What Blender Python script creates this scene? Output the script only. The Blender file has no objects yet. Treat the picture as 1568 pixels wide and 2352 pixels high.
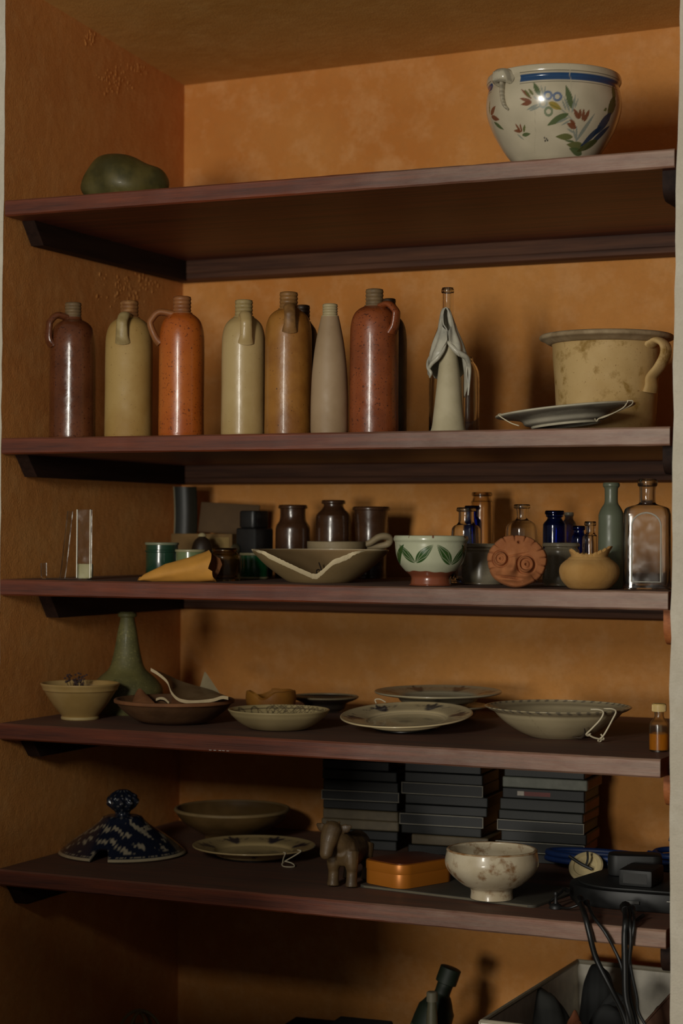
import bpy, bmesh, math, random
import numpy as np
from mathutils import Vector, Matrix

random.seed(7)
rng = np.random.default_rng(7)
scene = bpy.context.scene
COL = scene.collection

# ---------------------------------------------------------------- camera
F_PX = 4471.2                      # focal length for a 1568 x 2352 frame
YAW, PITCH, ROLL = 0.4258, 0.0107, 0.0063
CAM = np.array([2.217, -3.2483, 1.1931])
_r = np.array([math.cos(YAW), math.sin(YAW), 0.0])
_f = np.array([-math.sin(YAW), math.cos(YAW), 0.0])
_u = np.array([0.0, 0.0, 1.0])
_f2 = _f * math.cos(PITCH) + _u * math.sin(PITCH)
_u2 = -_f * math.sin(PITCH) + _u * math.cos(PITCH)
_r3 = _r * math.cos(ROLL) + _u2 * math.sin(ROLL)
_u3 = -_r * math.sin(ROLL) + _u2 * math.cos(ROLL)
cd = bpy.data.cameras.new('camera')
cam = bpy.data.objects.new('camera', cd)
COL.objects.link(cam)
cd.sensor_fit = 'HORIZONTAL'
cd.sensor_width = 36.0
cd.lens = F_PX / 1568 * 36.0
cd.clip_start = 0.05
cd.dof.use_dof = True
cd.dof.focus_distance = 3.62
cd.dof.aperture_fstop = 4.6
M = Matrix.Identity(4)
for i in range(3):
    M[i][0], M[i][1], M[i][2], M[i][3] = _r3[i], _u3[i], -_f2[i], CAM[i]
cam.matrix_world = M
scene.camera = cam

# ---------------------------------------------------------------- light
world = bpy.data.worlds.new('room_light')
scene.world = world
world.use_nodes = True
wb = world.node_tree.nodes['Background']
wb.inputs[0].default_value = (1.0, 0.93, 0.80, 1)
wb.inputs[1].default_value = 0.10
ld = bpy.data.lights.new('window_daylight', 'AREA')
ld.shape = 'RECTANGLE'
ld.size, ld.size_y = 0.32, 0.5
ld.energy = 31.5
ld.color = (1.0, 0.95, 0.84)
win = bpy.data.objects.new('window_daylight', ld)
COL.objects.link(win)
win.location = (0.88, -3.25, 1.74)
win.rotation_euler = (math.radians(90), 0, 0)
# low area fill added to brighten the right of the lower shelves
l2 = bpy.data.lights.new('added_low_fill', 'AREA')
l2.shape = 'RECTANGLE'
l2.size, l2.size_y = 0.8, 0.7
l2.energy = 90.0
l2.color = (1.0, 0.95, 0.84)
far = bpy.data.objects.new('added_low_fill', l2)
COL.objects.link(far)
far.location = (0.92, -6.6, 1.02)
far.rotation_euler = (math.radians(90), 0, 0)

scene.view_settings.view_transform = 'Standard'
scene.view_settings.look = 'None'
scene.view_settings.gamma = 1.0
scene.view_settings.exposure = 0.0
scene.view_settings.use_curve_mapping = False
scene.cycles.sample_clamp_indirect = 2.0
scene.cycles.max_bounces = 10
scene.cycles.transmission_bounces = 10
scene.cycles.transparent_max_bounces = 12

# ---------------------------------------------------------------- measuring
def ray(px, py):
    return _f2 + _r3 * (px - 784) / F_PX - _u3 * (py - 1176) / F_PX
def onY(px, py, Y):
    d = ray(px, py); return CAM + d * (Y - CAM[1]) / d[1]
def onX(px, py, X):
    d = ray(px, py); return CAM + d * (X - CAM[0]) / d[0]
def onZ(px, py, z):
    d = ray(px, py); return CAM + d * (z - CAM[2]) / d[2]
def mpp(P):
    return float((np.array(P) - CAM) @ _f2) / F_PX
def facing(X, Y):                  # compass angle from a spot towards the viewer
    return math.atan2(CAM[1] - Y, CAM[0] - X)

# ---------------------------------------------------------------- materials
def lin(c):
    out = []
    for v in c[:3]:
        v = v / 255.0
        out.append(v / 12.92 if v <= 0.04045 else ((v + 0.055) / 1.055) ** 2.4)
    return tuple(out)
MATS = {}
class NT:
    def __init__(s, name):
        s.m = bpy.data.materials.new(name); s.m.use_nodes = True
        s.t = s.m.node_tree; s.n = s.t.nodes; s.l = s.t.links
        s.b = s.n['Principled BSDF']
        s.tc = s.n.new('ShaderNodeTexCoord')
    def noise(s, scale, detail=4, rough=.55, stretch=None, coord='Object'):
        nd = s.n.new('ShaderNodeTexNoise')
        nd.inputs['Scale'].default_value = scale
        nd.inputs['Detail'].default_value = detail
        nd.inputs['Roughness'].default_value = rough
        if stretch:
            mp = s.n.new('ShaderNodeMapping'); mp.inputs['Scale'].default_value = stretch
            s.l.new(s.tc.outputs[coord], mp.inputs[0]); s.l.new(mp.outputs[0], nd.inputs[0])
        else:
            s.l.new(s.tc.outputs[coord], nd.inputs[0])
        return nd.outputs[0]
    def ramp(s, src, p0, p1, c0=(0, 0, 0), c1=(1, 1, 1)):
        r = s.n.new('ShaderNodeValToRGB')
        r.color_ramp.elements[0].position = p0; r.color_ramp.elements[1].position = p1
        r.color_ramp.elements[0].color = (*c0, 1); r.color_ramp.elements[1].color = (*c1, 1)
        s.l.new(src, r.inputs[0]); return r.outputs[0]
    def mix(s, fac, a, b, blend='MIX'):
        m = s.n.new('ShaderNodeMix'); m.data_type = 'RGBA'; m.blend_type = blend
        for k, v in ((0, fac), (6, a), (7, b)):
            if isinstance(v, (tuple, list)): m.inputs[k].default_value = (*v[:3], 1)
            elif isinstance(v, (int, float)): m.inputs[k].default_value = v
            else: s.l.new(v, m.inputs[k])
        return m.outputs[2]
    def math(s, op, a, b=0.0):
        m = s.n.new('ShaderNodeMath'); m.operation = op
        for k, v in ((0, a), (1, b)):
            if isinstance(v, (int, float)): m.inputs[k].default_value = v
            else: s.l.new(v, m.inputs[k])
        return m.outputs[0]
    def bump(s, h, strength, dist=.002):
        b = s.n.new('ShaderNodeBump'); b.inputs['Strength'].default_value = strength
        b.inputs['Distance'].default_value = dist
        s.l.new(h, b.inputs['Height'])
        if s.b.inputs['Normal'].is_linked:
            s.l.new(s.b.inputs['Normal'].links[0].from_socket, b.inputs['Normal'])
        s.l.new(b.outputs[0], s.b.inputs['Normal'])
    def set(s, **k):
        for a, v in k.items():
            inp = s.b.inputs[a.replace('_', ' ')]
            if isinstance(v, (int, float)): inp.default_value = v
            elif isinstance(v, tuple): inp.default_value = (*v[:3], 1)
            else: s.l.new(v, inp)
        return s.m

def ceramic(name, c1, c2=None, scale=25, rough=.35, coat=0.0, speck=None, speckamt=.62, bump=.15, bscale=90, attr=False, stain=None, lo=.4, hi=.62):
    """fired clay: base colour with mottling, optional specks and stains"""
    t = NT(name)
    a = lin(c1); b = lin(c2 or c1)
    if attr:
        at = t.n.new('ShaderNodeAttribute'); at.attribute_name = 'Col'
        base = at.outputs[0]
        tint = t.ramp(t.noise(scale), .3, .7, (.86, .86, .84), (1.04, 1.04, 1.04))
        col = t.mix(1.0, base, tint, 'MULTIPLY')
    else:
        col = t.mix(t.ramp(t.noise(scale), lo, hi), a, b)
    if stain:
        col = t.mix(t.ramp(t.noise(stain[1], 6, .65), stain[2], stain[2] + .12), col, lin(stain[0]))
    if speck:
        col = t.mix(t.ramp(t.noise(260, 2), speckamt, speckamt + .05), col, lin(speck))
    rn = t.ramp(t.noise(scale * 3), .3, .7, (max(rough - .08, .04),) * 3, (min(rough + .1, 1),) * 3)
    t.set(Base_Color=col, Roughness=rn, Coat_Weight=coat, Coat_Roughness=.08)
    t.bump(t.noise(bscale, 4), bump, .0015)
    return t.m

def plain(name, c, rough=.5, metal=0.0, var=.12, scale=40, bump=.06, coat=0.0):
    t = NT(name)
    a = np.array(lin(c))
    col = t.mix(t.ramp(t.noise(scale), .3, .7), tuple(a * (1 - var)), tuple(np.minimum(a * (1 + var), 1)))
    t.set(Base_Color=col, Roughness=rough, Metallic=metal, Coat_Weight=coat)
    if bump: t.bump(t.noise(scale * 4), bump, .001)
    return t.m

def glass(name, c, rough=.03, ior=1.46, smear=0.0):
    t = NT(name)
    t.set(Base_Color=lin(c), Transmission_Weight=1.0, IOR=ior)
    r = t.ramp(t.noise(45, 5), .4, .75, (rough,) * 3, (rough + .12 + smear,) * 3)
    t.set(Roughness=r)
    t.bump(t.noise(30, 2), .12, .002)
    return t.m

def wood(name, dark, light, dust, axis='X', rough=.42, spec=.4, coat=0.0, worn_sheen=None):
    t = NT(name)
    st = {'X': (1.2, 26, 26), 'Y': (26, 1.2, 26)}[axis]
    g = t.noise(2.2, 8, .62, st)
    col = t.mix(t.ramp(g, .36, .68), lin(dark), lin(light))
    g2 = t.noise(7, 5, .6, (st[0] * .8, st[1] * 4, st[2] * 4))
    col = t.mix(t.ramp(g2, .5, .75, (0, 0, 0), (.35, .35, .35)), col, tuple(np.array(lin(dark)) * .45))
    geo = t.n.new('ShaderNodeNewGeometry'); sp = t.n.new('ShaderNodeSeparateXYZ')
    t.l.new(geo.outputs['Normal'], sp.inputs[0])
    up = t.ramp(sp.outputs['Z'], .5, .95)
    dn = t.ramp(t.noise(9, 5), .25, .75, (.35,) * 3, (.75,) * 3)
    col = t.mix(t.math('MULTIPLY', up, dn), col, lin(dust))
    if worn_sheen:                       # window sheen painted paler, with mild wear, on the right front edges
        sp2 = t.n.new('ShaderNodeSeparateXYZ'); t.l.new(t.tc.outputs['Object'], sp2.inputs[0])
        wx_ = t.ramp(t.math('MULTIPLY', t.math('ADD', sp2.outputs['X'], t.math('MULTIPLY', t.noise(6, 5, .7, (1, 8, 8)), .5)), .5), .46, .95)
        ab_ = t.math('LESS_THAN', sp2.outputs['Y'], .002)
        col = t.mix(t.math('MULTIPLY', t.math('MULTIPLY', wx_, ab_), t.ramp(t.noise(40, 5, .7, (.6, 3, 3)), .2, .6, (.3,) * 3, (.85,) * 3)), col, lin(worn_sheen))
    rr = t.mix(up, (rough,) * 3, (.85,) * 3)
    t.set(Base_Color=col, Roughness=rr, Specular_IOR_Level=spec, Coat_Weight=coat, Coat_Roughness=.38)
    t.bump(g2, .25, .0015)
    return t.m

def plaster(name, c1, c2, c3, stip=.5, sc=2.2, pale=None):
    t = NT(name)
    col = t.mix(t.ramp(t.noise(sc, 5, .6), .38, .64), lin(c1), lin(c2))
    col = t.mix(t.ramp(t.noise(sc * 6, 6, .7), .47, .7, (0, 0, 0), (.6,) * 3), col, lin(c3))
    col = t.mix(t.ramp(t.noise(70, 4, .7), .45, .75, (0, 0, 0), (.35,) * 3), col, tuple(np.array(lin(c1)) * .72))
    t.set(Base_Color=col, Roughness=.82)
    t.bump(t.noise(260, 5, .65), stip, .0022)
    t.bump(t.noise(38, 4), stip * .7, .004)
    return t.m

# ---------------------------------------------------------------- mesh tools
def new_mesh(name, V, Fc):
    me = bpy.data.meshes.new(name)
    me.from_pydata([tuple(map(float, v)) for v in V], [], [tuple(f) for f in Fc])
    me.validate(); me.update()
    return me
def obj(name, geo, mat, parent=None, loc=(0, 0, 0), rot=(0, 0, 0), smooth=35, label=None, kind=None):
    me = geo if isinstance(geo, bpy.types.Mesh) else new_mesh(name, *geo)
    if mat is not None:
        for m in (mat if isinstance(mat, (list, tuple)) else [mat]): me.materials.append(m)
    if smooth:
        me.shade_smooth()
        me.set_sharp_from_angle(angle=math.radians(smooth))
    o = bpy.data.objects.new(name, me); COL.objects.link(o)
    if parent is not None: o.parent = parent
    o.location = loc; o.rotation_euler = rot
    if label: o['label'] = label
    if kind: o['kind'] = kind
    return o
def tag(o, label, cat, group=None):
    o['label'] = label; o['category'] = cat
    if group: o['group'] = group
    return o
def thing(name, label, cat, loc=(0, 0, 0), rotz=0.0, group=None):
    o = bpy.data.objects.new(name, None); COL.objects.link(o)
    o.empty_display_size = .02
    o.location = loc; o.rotation_euler = (0, 0, rotz)
    return tag(o, label, cat, group)
def structure(name, geo, mat, smooth=0):
    o = obj(name, geo, mat, smooth=smooth); o['kind'] = 'structure'; return o
def join(*gs):
    V, Fc = [], []
    for v, f in gs:
        n = len(V); V.extend(list(map(tuple, v))); Fc.extend([tuple(i + n for i in q) for q in f])
    return V, Fc
def move(g, d=(0, 0, 0), rot=None):
    V = np.array(g[0], float)
    if rot is not None: V = V @ np.array(Matrix(rot).to_3x3()).T if not isinstance(rot, np.ndarray) else V @ rot.T
    return V + np.array(d), g[1]
def rotm(axis, ang):
    return np.array(Matrix.Rotation(ang, 3, axis))
def smooth_path(P, n=6):
    """Catmull-Rom through the points"""
    P = np.array(P, float)
    if len(P) < 3 or n <= 1: return P
    Q = np.vstack([2 * P[0] - P[1], P, 2 * P[-1] - P[-2]])
    out = []
    for i in range(1, len(Q) - 2):
        a, b, c, d = Q[i - 1:i + 3]
        for k in range(n):
            t = k / n
            out.append(.5 * ((2 * b) + (c - a) * t + (2 * a - 5 * b + 4 * c - d) * t * t + (-a + 3 * b - 3 * c + d) * t ** 3))
    out.append(P[-1])
    return np.array(out)
def lathe(prof, seg=48, sub=1, wob=0.0, seed=0, square=None, rows=0):
    """turn a profile of (radius, height); wob = hand-made wobble"""
    P = smooth_path(prof, sub) if sub > 1 else np.array(prof, float)
    P[:, 1] = np.maximum(P[:, 1], min(p[1] for p in prof)); P[:, 0] = np.maximum(P[:, 0], 0)
    if rows:                       # even spacing, for painted ware
        s_ = np.r_[0, np.cumsum(np.linalg.norm(np.diff(P, axis=0), axis=1))]
        q_ = np.linspace(0, s_[-1], rows); P = np.stack([np.interp(q_, s_, P[:, 0]), np.interp(q_, s_, P[:, 1])], 1)
    rs = np.random.default_rng(seed); ph = rs.uniform(0, 6.28, 6)
    V, Fc, rows = [], [], []
    for (r, z) in P:
        if r < 1e-6:
            rows.append([len(V)]); V.append((0, 0, z)); continue
        row = []
        for k in range(seg):
            a = 2 * math.pi * k / seg
            w = 1 + wob * (.5 * math.sin(2 * a + ph[0]) + .3 * math.sin(3 * a + ph[1] + z * 30) + .2 * math.sin(z * 60 + ph[2]))
            x, y = r * w * math.cos(a), r * w * math.sin(a)
            if square: x, y = square(x, y, z)
            row.append(len(V)); V.append((x, y, z))
        rows.append(row)
    for A, B in zip(rows, rows[1:]):
        if len(A) == 1 and len(B) == 1: continue
        for k in range(seg):
            j = (k + 1) % seg
            if len(A) == 1: Fc.append((A[0], B[j], B[k]))
            elif len(B) == 1: Fc.append((A[k], A[j], B[0]))
            else: Fc.append((A[k], A[j], B[j], B[k]))
    return V, Fc
def shell(outer, th, floor, lip=True):
    """outer profile from base rim to mouth -> closed wall of a bowl, starting and ending on the axis"""
    o = [tuple(p) for p in outer]
    inner = []
    for r, z in reversed(o):
        rr = r - th
        if rr > .004 and z > floor + th * .4: inner.append((rr, z))
    res = [(0, o[0][1])] + o
    if lip:
        r, z = o[-1]; res.append((r - th * .3, z + th * .35)); res.append((r - th * .75, z + th * .3))
    rin = inner[-1][0] if inner else .02
    return res + inner + [(rin * .72, floor + th * .1), (rin * .4, floor), (0, floor)]
def sweep(path, rad, seg=10, flat=None, closed=False, caps=True, up=None):
    """tube along a path; rad number or list; flat = (a, b) ellipse factors across / out of the bend"""
    P = np.array(path, float); n = len(P)
    R = np.full(n, rad) if np.isscalar(rad) else np.array(rad, float)
    if len(R) != n: R = np.interp(np.linspace(0, 1, n), np.linspace(0, 1, len(R)), R)
    T = np.gradient(P, axis=0)
    if closed: T = np.roll(P, -1, 0) - np.roll(P, 1, 0)
    T /= np.linalg.norm(T, axis=1)[:, None] + 1e-12
    ref = np.array(up if up is not None else ((0, 0, 1) if abs(T[0][2]) < .9 else (1, 0, 0)), float)
    N = ref - T[0] * (ref @ T[0]); N /= np.linalg.norm(N)
    V, Fc = [], []
    fa, fb = flat or (1, 1)
    for i in range(n):
        N = N - T[i] * (N @ T[i]); N /= np.linalg.norm(N) + 1e-12
        B = np.cross(T[i], N)
        for k in range(seg):
            a = 2 * math.pi * k / seg
            V.append(P[i] + R[i] * (fa * math.cos(a) * N + fb * math.sin(a) * B))
    m = n if closed else n - 1
    for i in range(m):
        i2 = (i + 1) % n
        for k in range(seg):
            j = (k + 1) % seg
            Fc.append((i * seg + k, i * seg + j, i2 * seg + j, i2 * seg + k))
    if caps and not closed:
        Fc.append(tuple(reversed(range(seg)))); Fc.append(tuple(range((n - 1) * seg, n * seg)))
    return V, Fc
def box(sx, sy, sz, bev=0.0, seg=2, at=(0, 0, 0)):
    """box on z = 0 centred in x, y"""
    bm = bmesh.new(); bmesh.ops.create_cube(bm, size=1)
    for v in bm.verts: v.co = (v.co.x * sx, v.co.y * sy, (v.co.z + .5) * sz)
    if bev: bmesh.ops.bevel(bm, geom=bm.edges[:], offset=bev, segments=seg, affect='EDGES', profile=.6)
    bm.verts.index_update()
    V = [(v.co.x + at[0], v.co.y + at[1], v.co.z + at[2]) for v in bm.verts]
    Fc = [tuple(v.index for v in f.verts) for f in bm.faces]; bm.free()
    return V, Fc
def prism(poly, z0, z1, bev=0.0):
    """upright prism over a 2-D polygon, edges eased"""
    bm = bmesh.new()
    vs = [bm.verts.new((x, y, z0)) for x, y in poly]
    f = bm.faces.new(vs)
    ex = bmesh.ops.extrude_face_region(bm, geom=[f])
    for v in ex['geom']:
        if isinstance(v, bmesh.types.BMVert): v.co.z = z1
    bmesh.ops.recalc_face_normals(bm, faces=bm.faces[:])
    if bev:
        es = [e for e in bm.edges if abs(e.verts[0].co.z - e.verts[1].co.z) < 1e-7]
        bmesh.ops.bevel(bm, geom=es, offset=bev, segments=2, affect='EDGES', profile=.6)
    bm.verts.index_update()
    V = [tuple(v.co) for v in bm.verts]; Fc = [tuple(v.index for v in q.verts) for q in bm.faces]; bm.free()
    return V, Fc
def round_rect(sx, sy, r, n=6):
    P = []
    for cx, cy, a0 in ((sx / 2 - r, sy / 2 - r, 0), (-sx / 2 + r, sy / 2 - r, 90), (-sx / 2 + r, -sy / 2 + r, 180), (sx / 2 - r, -sy / 2 + r, 270)):
        for k in range(n + 1):
            a = math.radians(a0 + 90 * k / n); P.append((cx + r * math.cos(a), cy + r * math.sin(a)))
    return P
def grid(fn, nu, nv):
    V = [fn(i / (nu - 1), j / (nv - 1)) for j in range(nv) for i in range(nu)]
    Fc = [(j * nu + i, j * nu + i + 1, (j + 1) * nu + i + 1, (j + 1) * nu + i) for j in range(nv - 1) for i in range(nu - 1)]
    return V, Fc
def solid(g, th):
    """give an open sheet a thickness (downwards along its normals)"""
    me = new_mesh('tmp', *g); bm = bmesh.new(); bm.from_mesh(me); bpy.data.meshes.remove(me)
    bmesh.ops.recalc_face_normals(bm, faces=bm.faces[:])
    bmesh.ops.solidify(bm, geom=bm.faces[:], thickness=th)
    bm.verts.index_update()
    V = [tuple(v.co) for v in bm.verts]; Fc = [tuple(v.index for v in q.verts) for q in bm.faces]; bm.free()
    return V, Fc
def paint(o, fn):
    """albedo of painted decoration, one colour per vertex; fn takes x, y, z arrays in the thing's own space"""
    me = o.data; n = len(me.vertices)
    co = np.empty(n * 3); me.vertices.foreach_get('co', co); co = co.reshape(-1, 3)
    c = np.ones((n, 4)); c[:, :3] = np.clip(fn(co[:, 0], co[:, 1], co[:, 2]), 0, 1)
    at = me.color_attributes.new('Col', 'FLOAT_COLOR', 'POINT'); at.data.foreach_set('color', c.ravel())
def sstep(d, w): return np.clip(.5 - d / w, 0, 1)
def over(c, mask, rgb): return c + (np.array(rgb) - c) * np.clip(mask, 0, 1)[:, None]
def leafmask(u, v, a, b, w, soft=1.0):
    """pointed leaf from a to b of half-width w"""
    ax, ay = a; bx, by = b; L = math.hypot(bx - ax, by - ay) + 1e-9
    t = ((u - ax) * (bx - ax) + (v - ay) * (by - ay)) / L / L
    d = np.abs((u - ax) * (by - ay) - (v - ay) * (bx - ax)) / L
    tt = np.clip(t, 0, 1)
    hw = w * np.sin(np.pi * tt ** .8) ** .9
    return sstep(d - hw, soft) * (t > 0) * (t < 1)
def strokemask(u, v, pts, w, soft=1.0):
    m = np.zeros_like(u)
    for a, b in zip(pts, pts[1:]):
        ax, ay = a; bx, by = b; L2 = (bx - ax) ** 2 + (by - ay) ** 2 + 1e-9
        t = np.clip(((u - ax) * (bx - ax) + (v - ay) * (by - ay)) / L2, 0, 1)
        d = np.hypot(u - ax - t * (bx - ax), v - ay - t * (by - ay))
        m = np.maximum(m, sstep(d - w, soft))
    return m
def ringmask(u, v, c, r, w, soft=1.0):
    return sstep(np.abs(np.hypot(u - c[0], v - c[1]) - r) - w, soft)

def spot(px, Y, prof, z0):
    """profile measured as (half width, row) at distance Y -> place on the shelf and profile in metres"""
    rows = [p[1] for p in prof if p[1] is not None]
    P = onY(px, (min(rows) + max(rows)) / 2, Y); m = mpp(P)
    out = [(hw * m, max(onY(px, py, Y)[2] - z0, .0012) if py is not None else 0.0) for hw, py in prof]
    return (float(P[0]), Y, z0), out, m

W, D = 1.36, 0.736
S1, S2, S3, S4, S5 = 1.8509, 1.3773, 1.0966, 0.8107, 0.5217
TH = 0.032

# ================================================================ SETTING
ORANGE = plaster('ochre_plaster', (214, 147, 74), (202, 128, 54), (226, 168, 108), .6)
SIDE = plaster('ochre_plaster_side', (214, 144, 72), (200, 126, 58), (220, 160, 94), .9)
SOFFIT = plaster('ochre_plaster_soffit', (206, 154, 78), (192, 138, 60), (214, 168, 96), .7)
WHITE = plaster('white_plaster', (222, 212, 192), (208, 198, 178), (230, 222, 205), 1.0, 3.0)
FLOORM = plain('dark_floor_boards', (44, 34, 27), .6)

left_edge = [(16, -400), (12, 0), (13, 150), (11, 300), (8, 480), (5, 700), (3, 1000), (1, 1200), (-1, 1400), (-2, 1700), (-2, 2352), (-2, 3000)]
right_edge = [(1570, -500), (1562, 0), (1557, 200), (1552, 380), (1549, 560), (1546, 760), (1544, 1000), (1541, 1300), (1537, 1500), (1536, 1700), (1537, 2000), (1538, 2352), (1540, 3000)]
LE = [onY(x, y, 0.0) for x, y in left_edge]; RE = [onY(x, y, 0.0) for x, y in right_edge]
ZTOP, ZBOT = 2.5, 0.0
def edge_x(E, z):
    zs = [p[2] for p in E][::-1]; xs = [p[0] for p in E][::-1]
    return float(np.interp(z, zs, xs))
zs = np.linspace(ZBOT, ZTOP, 60)
jit = rng.normal(0, .0009, (60, 2))
XL = [edge_x(LE, z) + jit[i, 0] for i, z in enumerate(zs)]
XR = [edge_x(RE, z) + .001 + jit[i, 1] for i, z in enumerate(zs)]
# wall around the recess: two piers of one wall, with the recess's mouth between them
def pier(xs, xout, y0=0.0, y1=.10):
    V, Fc = [], []; s = .06 if xout > 0 else -.06
    for x, z in zip(xs, zs): V += [(x, y0, z), (xout, y0, z), (xout, y1, z), (x + s, y1, z)]
    n = len(zs)
    for i in range(n - 1):
        for k in range(4):
            j = (k + 1) % 4
            Fc.append((4 * i + k, 4 * i + j, 4 * i + 4 + j, 4 * i + 4 + k))
    Fc += [(0, 1, 2, 3), (4 * n - 4, 4 * n - 3, 4 * n - 2, 4 * n - 1)]
    return V, Fc
structure('wall_front', join(pier(XL, -1.6), pier(XR, 3.4)), WHITE)
# side walls of the recess
def side(xs, xback, xout):
    ny = 24
    V, Fc = [], []
    for z, x in zip(zs, xs):
        for k in range(ny + 1):
            y = D * k / ny + (.0005 if k == 0 else 0); t = k / ny
            V.append((x + (xback - x) * min(t * 3, 1), y, z))
    for i in range(len(zs) - 1):
        for k in range(ny):
            a = i * (ny + 1) + k; Fc.append((a, a + 1, a + ny + 2, a + ny + 1))
    n = len(V)
    V += [(xout, 0.11, ZBOT), (xout, D, ZBOT), (xout, D, ZTOP), (xout, .11, ZTOP)]
    Fc.append((n, n + 1, n + 2, n + 3))
    return V, Fc
wl = structure('wall_left', side(XL, 0.0, -.05), SIDE)
structure('wall_right', side(XR, W + .012, W + .06), SIDE)
structure('wall_back', box(W + .16, .05, ZTOP, at=(W / 2, D + .025, 0)), ORANGE)
structure('floor', box(16, 15, .05, at=(.9, -6.7, -.05)), FLOORM)
# soffit of the recess, slightly out of level
cb_l = onY(417, 197, D); cb_r = onY(1550, 62, D); cf_l = onX(100, 0, 0.0)
sl = (cf_l[2] - cb_l[2]) / (cf_l[1] - D)
sx = (cb_r[2] - cb_l[2]) / (cb_r[0] - cb_l[0])
def cz(x, y): return cb_l[2] + sx * x + sl * (y - D)
V = [(x, y, cz(x, y) + dz) for dz in (0, .06) for x, y in ((-.05, 0.0), (W + .06, 0.0), (W + .06, D + .02), (-.05, D + .02))]
structure('ceiling', (V, [(0, 1, 2, 3), (4, 5, 6, 7), (0, 1, 5, 4), (1, 2, 6, 5), (2, 3, 7, 6), (3, 0, 4, 7)]), SOFFIT)
# blistered plaster on the left wall (salt damage), small lumps
def lumps(name, spots):
    gs = []
    for (px, py, spread, n) in spots:
        for k in range(n):
            q = onX(px + rng.normal(0, spread[0]), py + rng.normal(0, spread[1]), 0.0)
            s = rng.uniform(.0015, .0042)
            if q[1] > D - .01 or q[1] < .05 or q[2] > cz(0, q[1]) - .006: continue
            g = lathe([(0, -.5 * s), (s, 0), (s * .8, s * .5), (0, s * .9)], 6, 1, .3, k)
            g = move(g, (0, 0, 0), rotm('Y', math.radians(90)))
            g = move((np.array(g[0]) * np.array([.45, rng.uniform(.7, 1.4), rng.uniform(.8, 1.7)]), g[1]), q)
            gs.append(g)
    o = obj(name, join(*gs), SIDE, wl, smooth=60, kind='stuff')
    return o
lumps('plaster_blisters', [(208, 85, (7, 12), 26), (270, 185, (22, 18), 60), (312, 155, (14, 8), 26), (300, 665, (34, 24), 80), (340, 645, (22, 18), 30)])

# ================================================================ SHELVES
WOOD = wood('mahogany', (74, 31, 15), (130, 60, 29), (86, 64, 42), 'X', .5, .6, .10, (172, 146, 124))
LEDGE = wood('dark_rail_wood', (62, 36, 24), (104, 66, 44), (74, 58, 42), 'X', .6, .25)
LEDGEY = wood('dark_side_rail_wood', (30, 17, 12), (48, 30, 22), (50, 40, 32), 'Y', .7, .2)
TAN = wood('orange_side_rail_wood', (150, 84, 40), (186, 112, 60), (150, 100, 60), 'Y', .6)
def board(name, x0, x1, z, parent, seed):
    """plank with slightly rubbed, eased front edge"""
    n = 60; r = np.random.default_rng(seed); V, Fc = [], []
    sec = [(.0, -.003), (.003, 0), (D - .004, 0), (D - .004, -TH), (.003, -TH), (.0, -TH + .003)]
    for i in range(n):
        x = x0 + (x1 - x0) * i / (n - 1); w = r.normal(0, .0004)
        for (y, dz) in sec: V.append((x, y - .004 + (w if y < .01 else 0), dz + r.normal(0, .0002)))
    k = len(sec)
    for i in range(n - 1):
        for j in range(k): Fc.append((i * k + j, i * k + (j + 1) % k, (i + 1) * k + (j + 1) % k, (i + 1) * k + j))
    Fc += [tuple(range(k)), tuple(range((n - 1) * k, n * k))]
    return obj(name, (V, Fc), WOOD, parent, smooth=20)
def rail_side(x, front, h, thick, chamfer, top, rounded=False):
    """bracket rail along a side wall; profile in (y, z), extruded in x"""
    y0 = front
    if rounded: pr = [(y0, top), (y0, top - h * .4)] + [(y0 + h * .5 * (1 - math.cos(t)), top - h * .4 - h * .6 * math.sin(t)) for t in np.linspace(.2, 1.57, 6)] + [(D - .045, top - h), (D - .045, top)]
    else: pr = [(y0 - chamfer, top), (y0, top - h), (D - .045, top - h), (D - .045, top)]
    n = len(pr)
    V = [(x, y, z) for y, z in pr] + [(x + thick, y, z) for y, z in pr]
    Fc = [tuple(range(n)), tuple(range(2 * n - 1, n - 1, -1))] + [(i, (i + 1) % n, n + (i + 1) % n, n + i) for i in range(n)]
    return V, Fc
def rail_back(h, x0, x1, top):
    y0, y1 = D - .045, D - .001
    sec = [(y0, top), (y0, top - h * .62), (y0 + .003, top - h * .64), (y0 + .003, top - h * .67), (y0, top - h * .69), (y0 + .001, top - h * .9), (y0 + .01, top - h), (y1, top - h), (y1, top)]
    n = len(sec); V = [(x, y, z) for x in (x0, x1) for y, z in sec]
    return V, [tuple(range(n)), tuple(range(2 * n - 1, n - 1, -1))] + [(i, (i + 1) % n, n + (i + 1) % n, n + i) for i in range(n)]
shelf_spec = [  # z, rail height, front of left rail (px), px of right end, right rail material
    ('topmost mahogany shelf carrying the painted bowl and green stone', S1, .046, (97, 568), (1551, 365), LEDGEY, .020),
    ('second mahogany shelf from the top carrying the stoneware bottles', S2, .043, (82, 1094), (1540, 1002), LEDGEY, .03),
    ('middle mahogany shelf carrying small glass bottles and the clay face', S3, .050, (132, 1414), (1536, 1377), TAN, .04),
    ('fourth mahogany shelf from the top carrying bowls and blue plates', S4, .043, (90, 1735), (1518, 1763), TAN, .045),
    ('lowest mahogany shelf carrying stacked cases and the tangle of cables', S5, .045, (60, 2055), (1531, 2160), LEDGEY, .03)]
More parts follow.
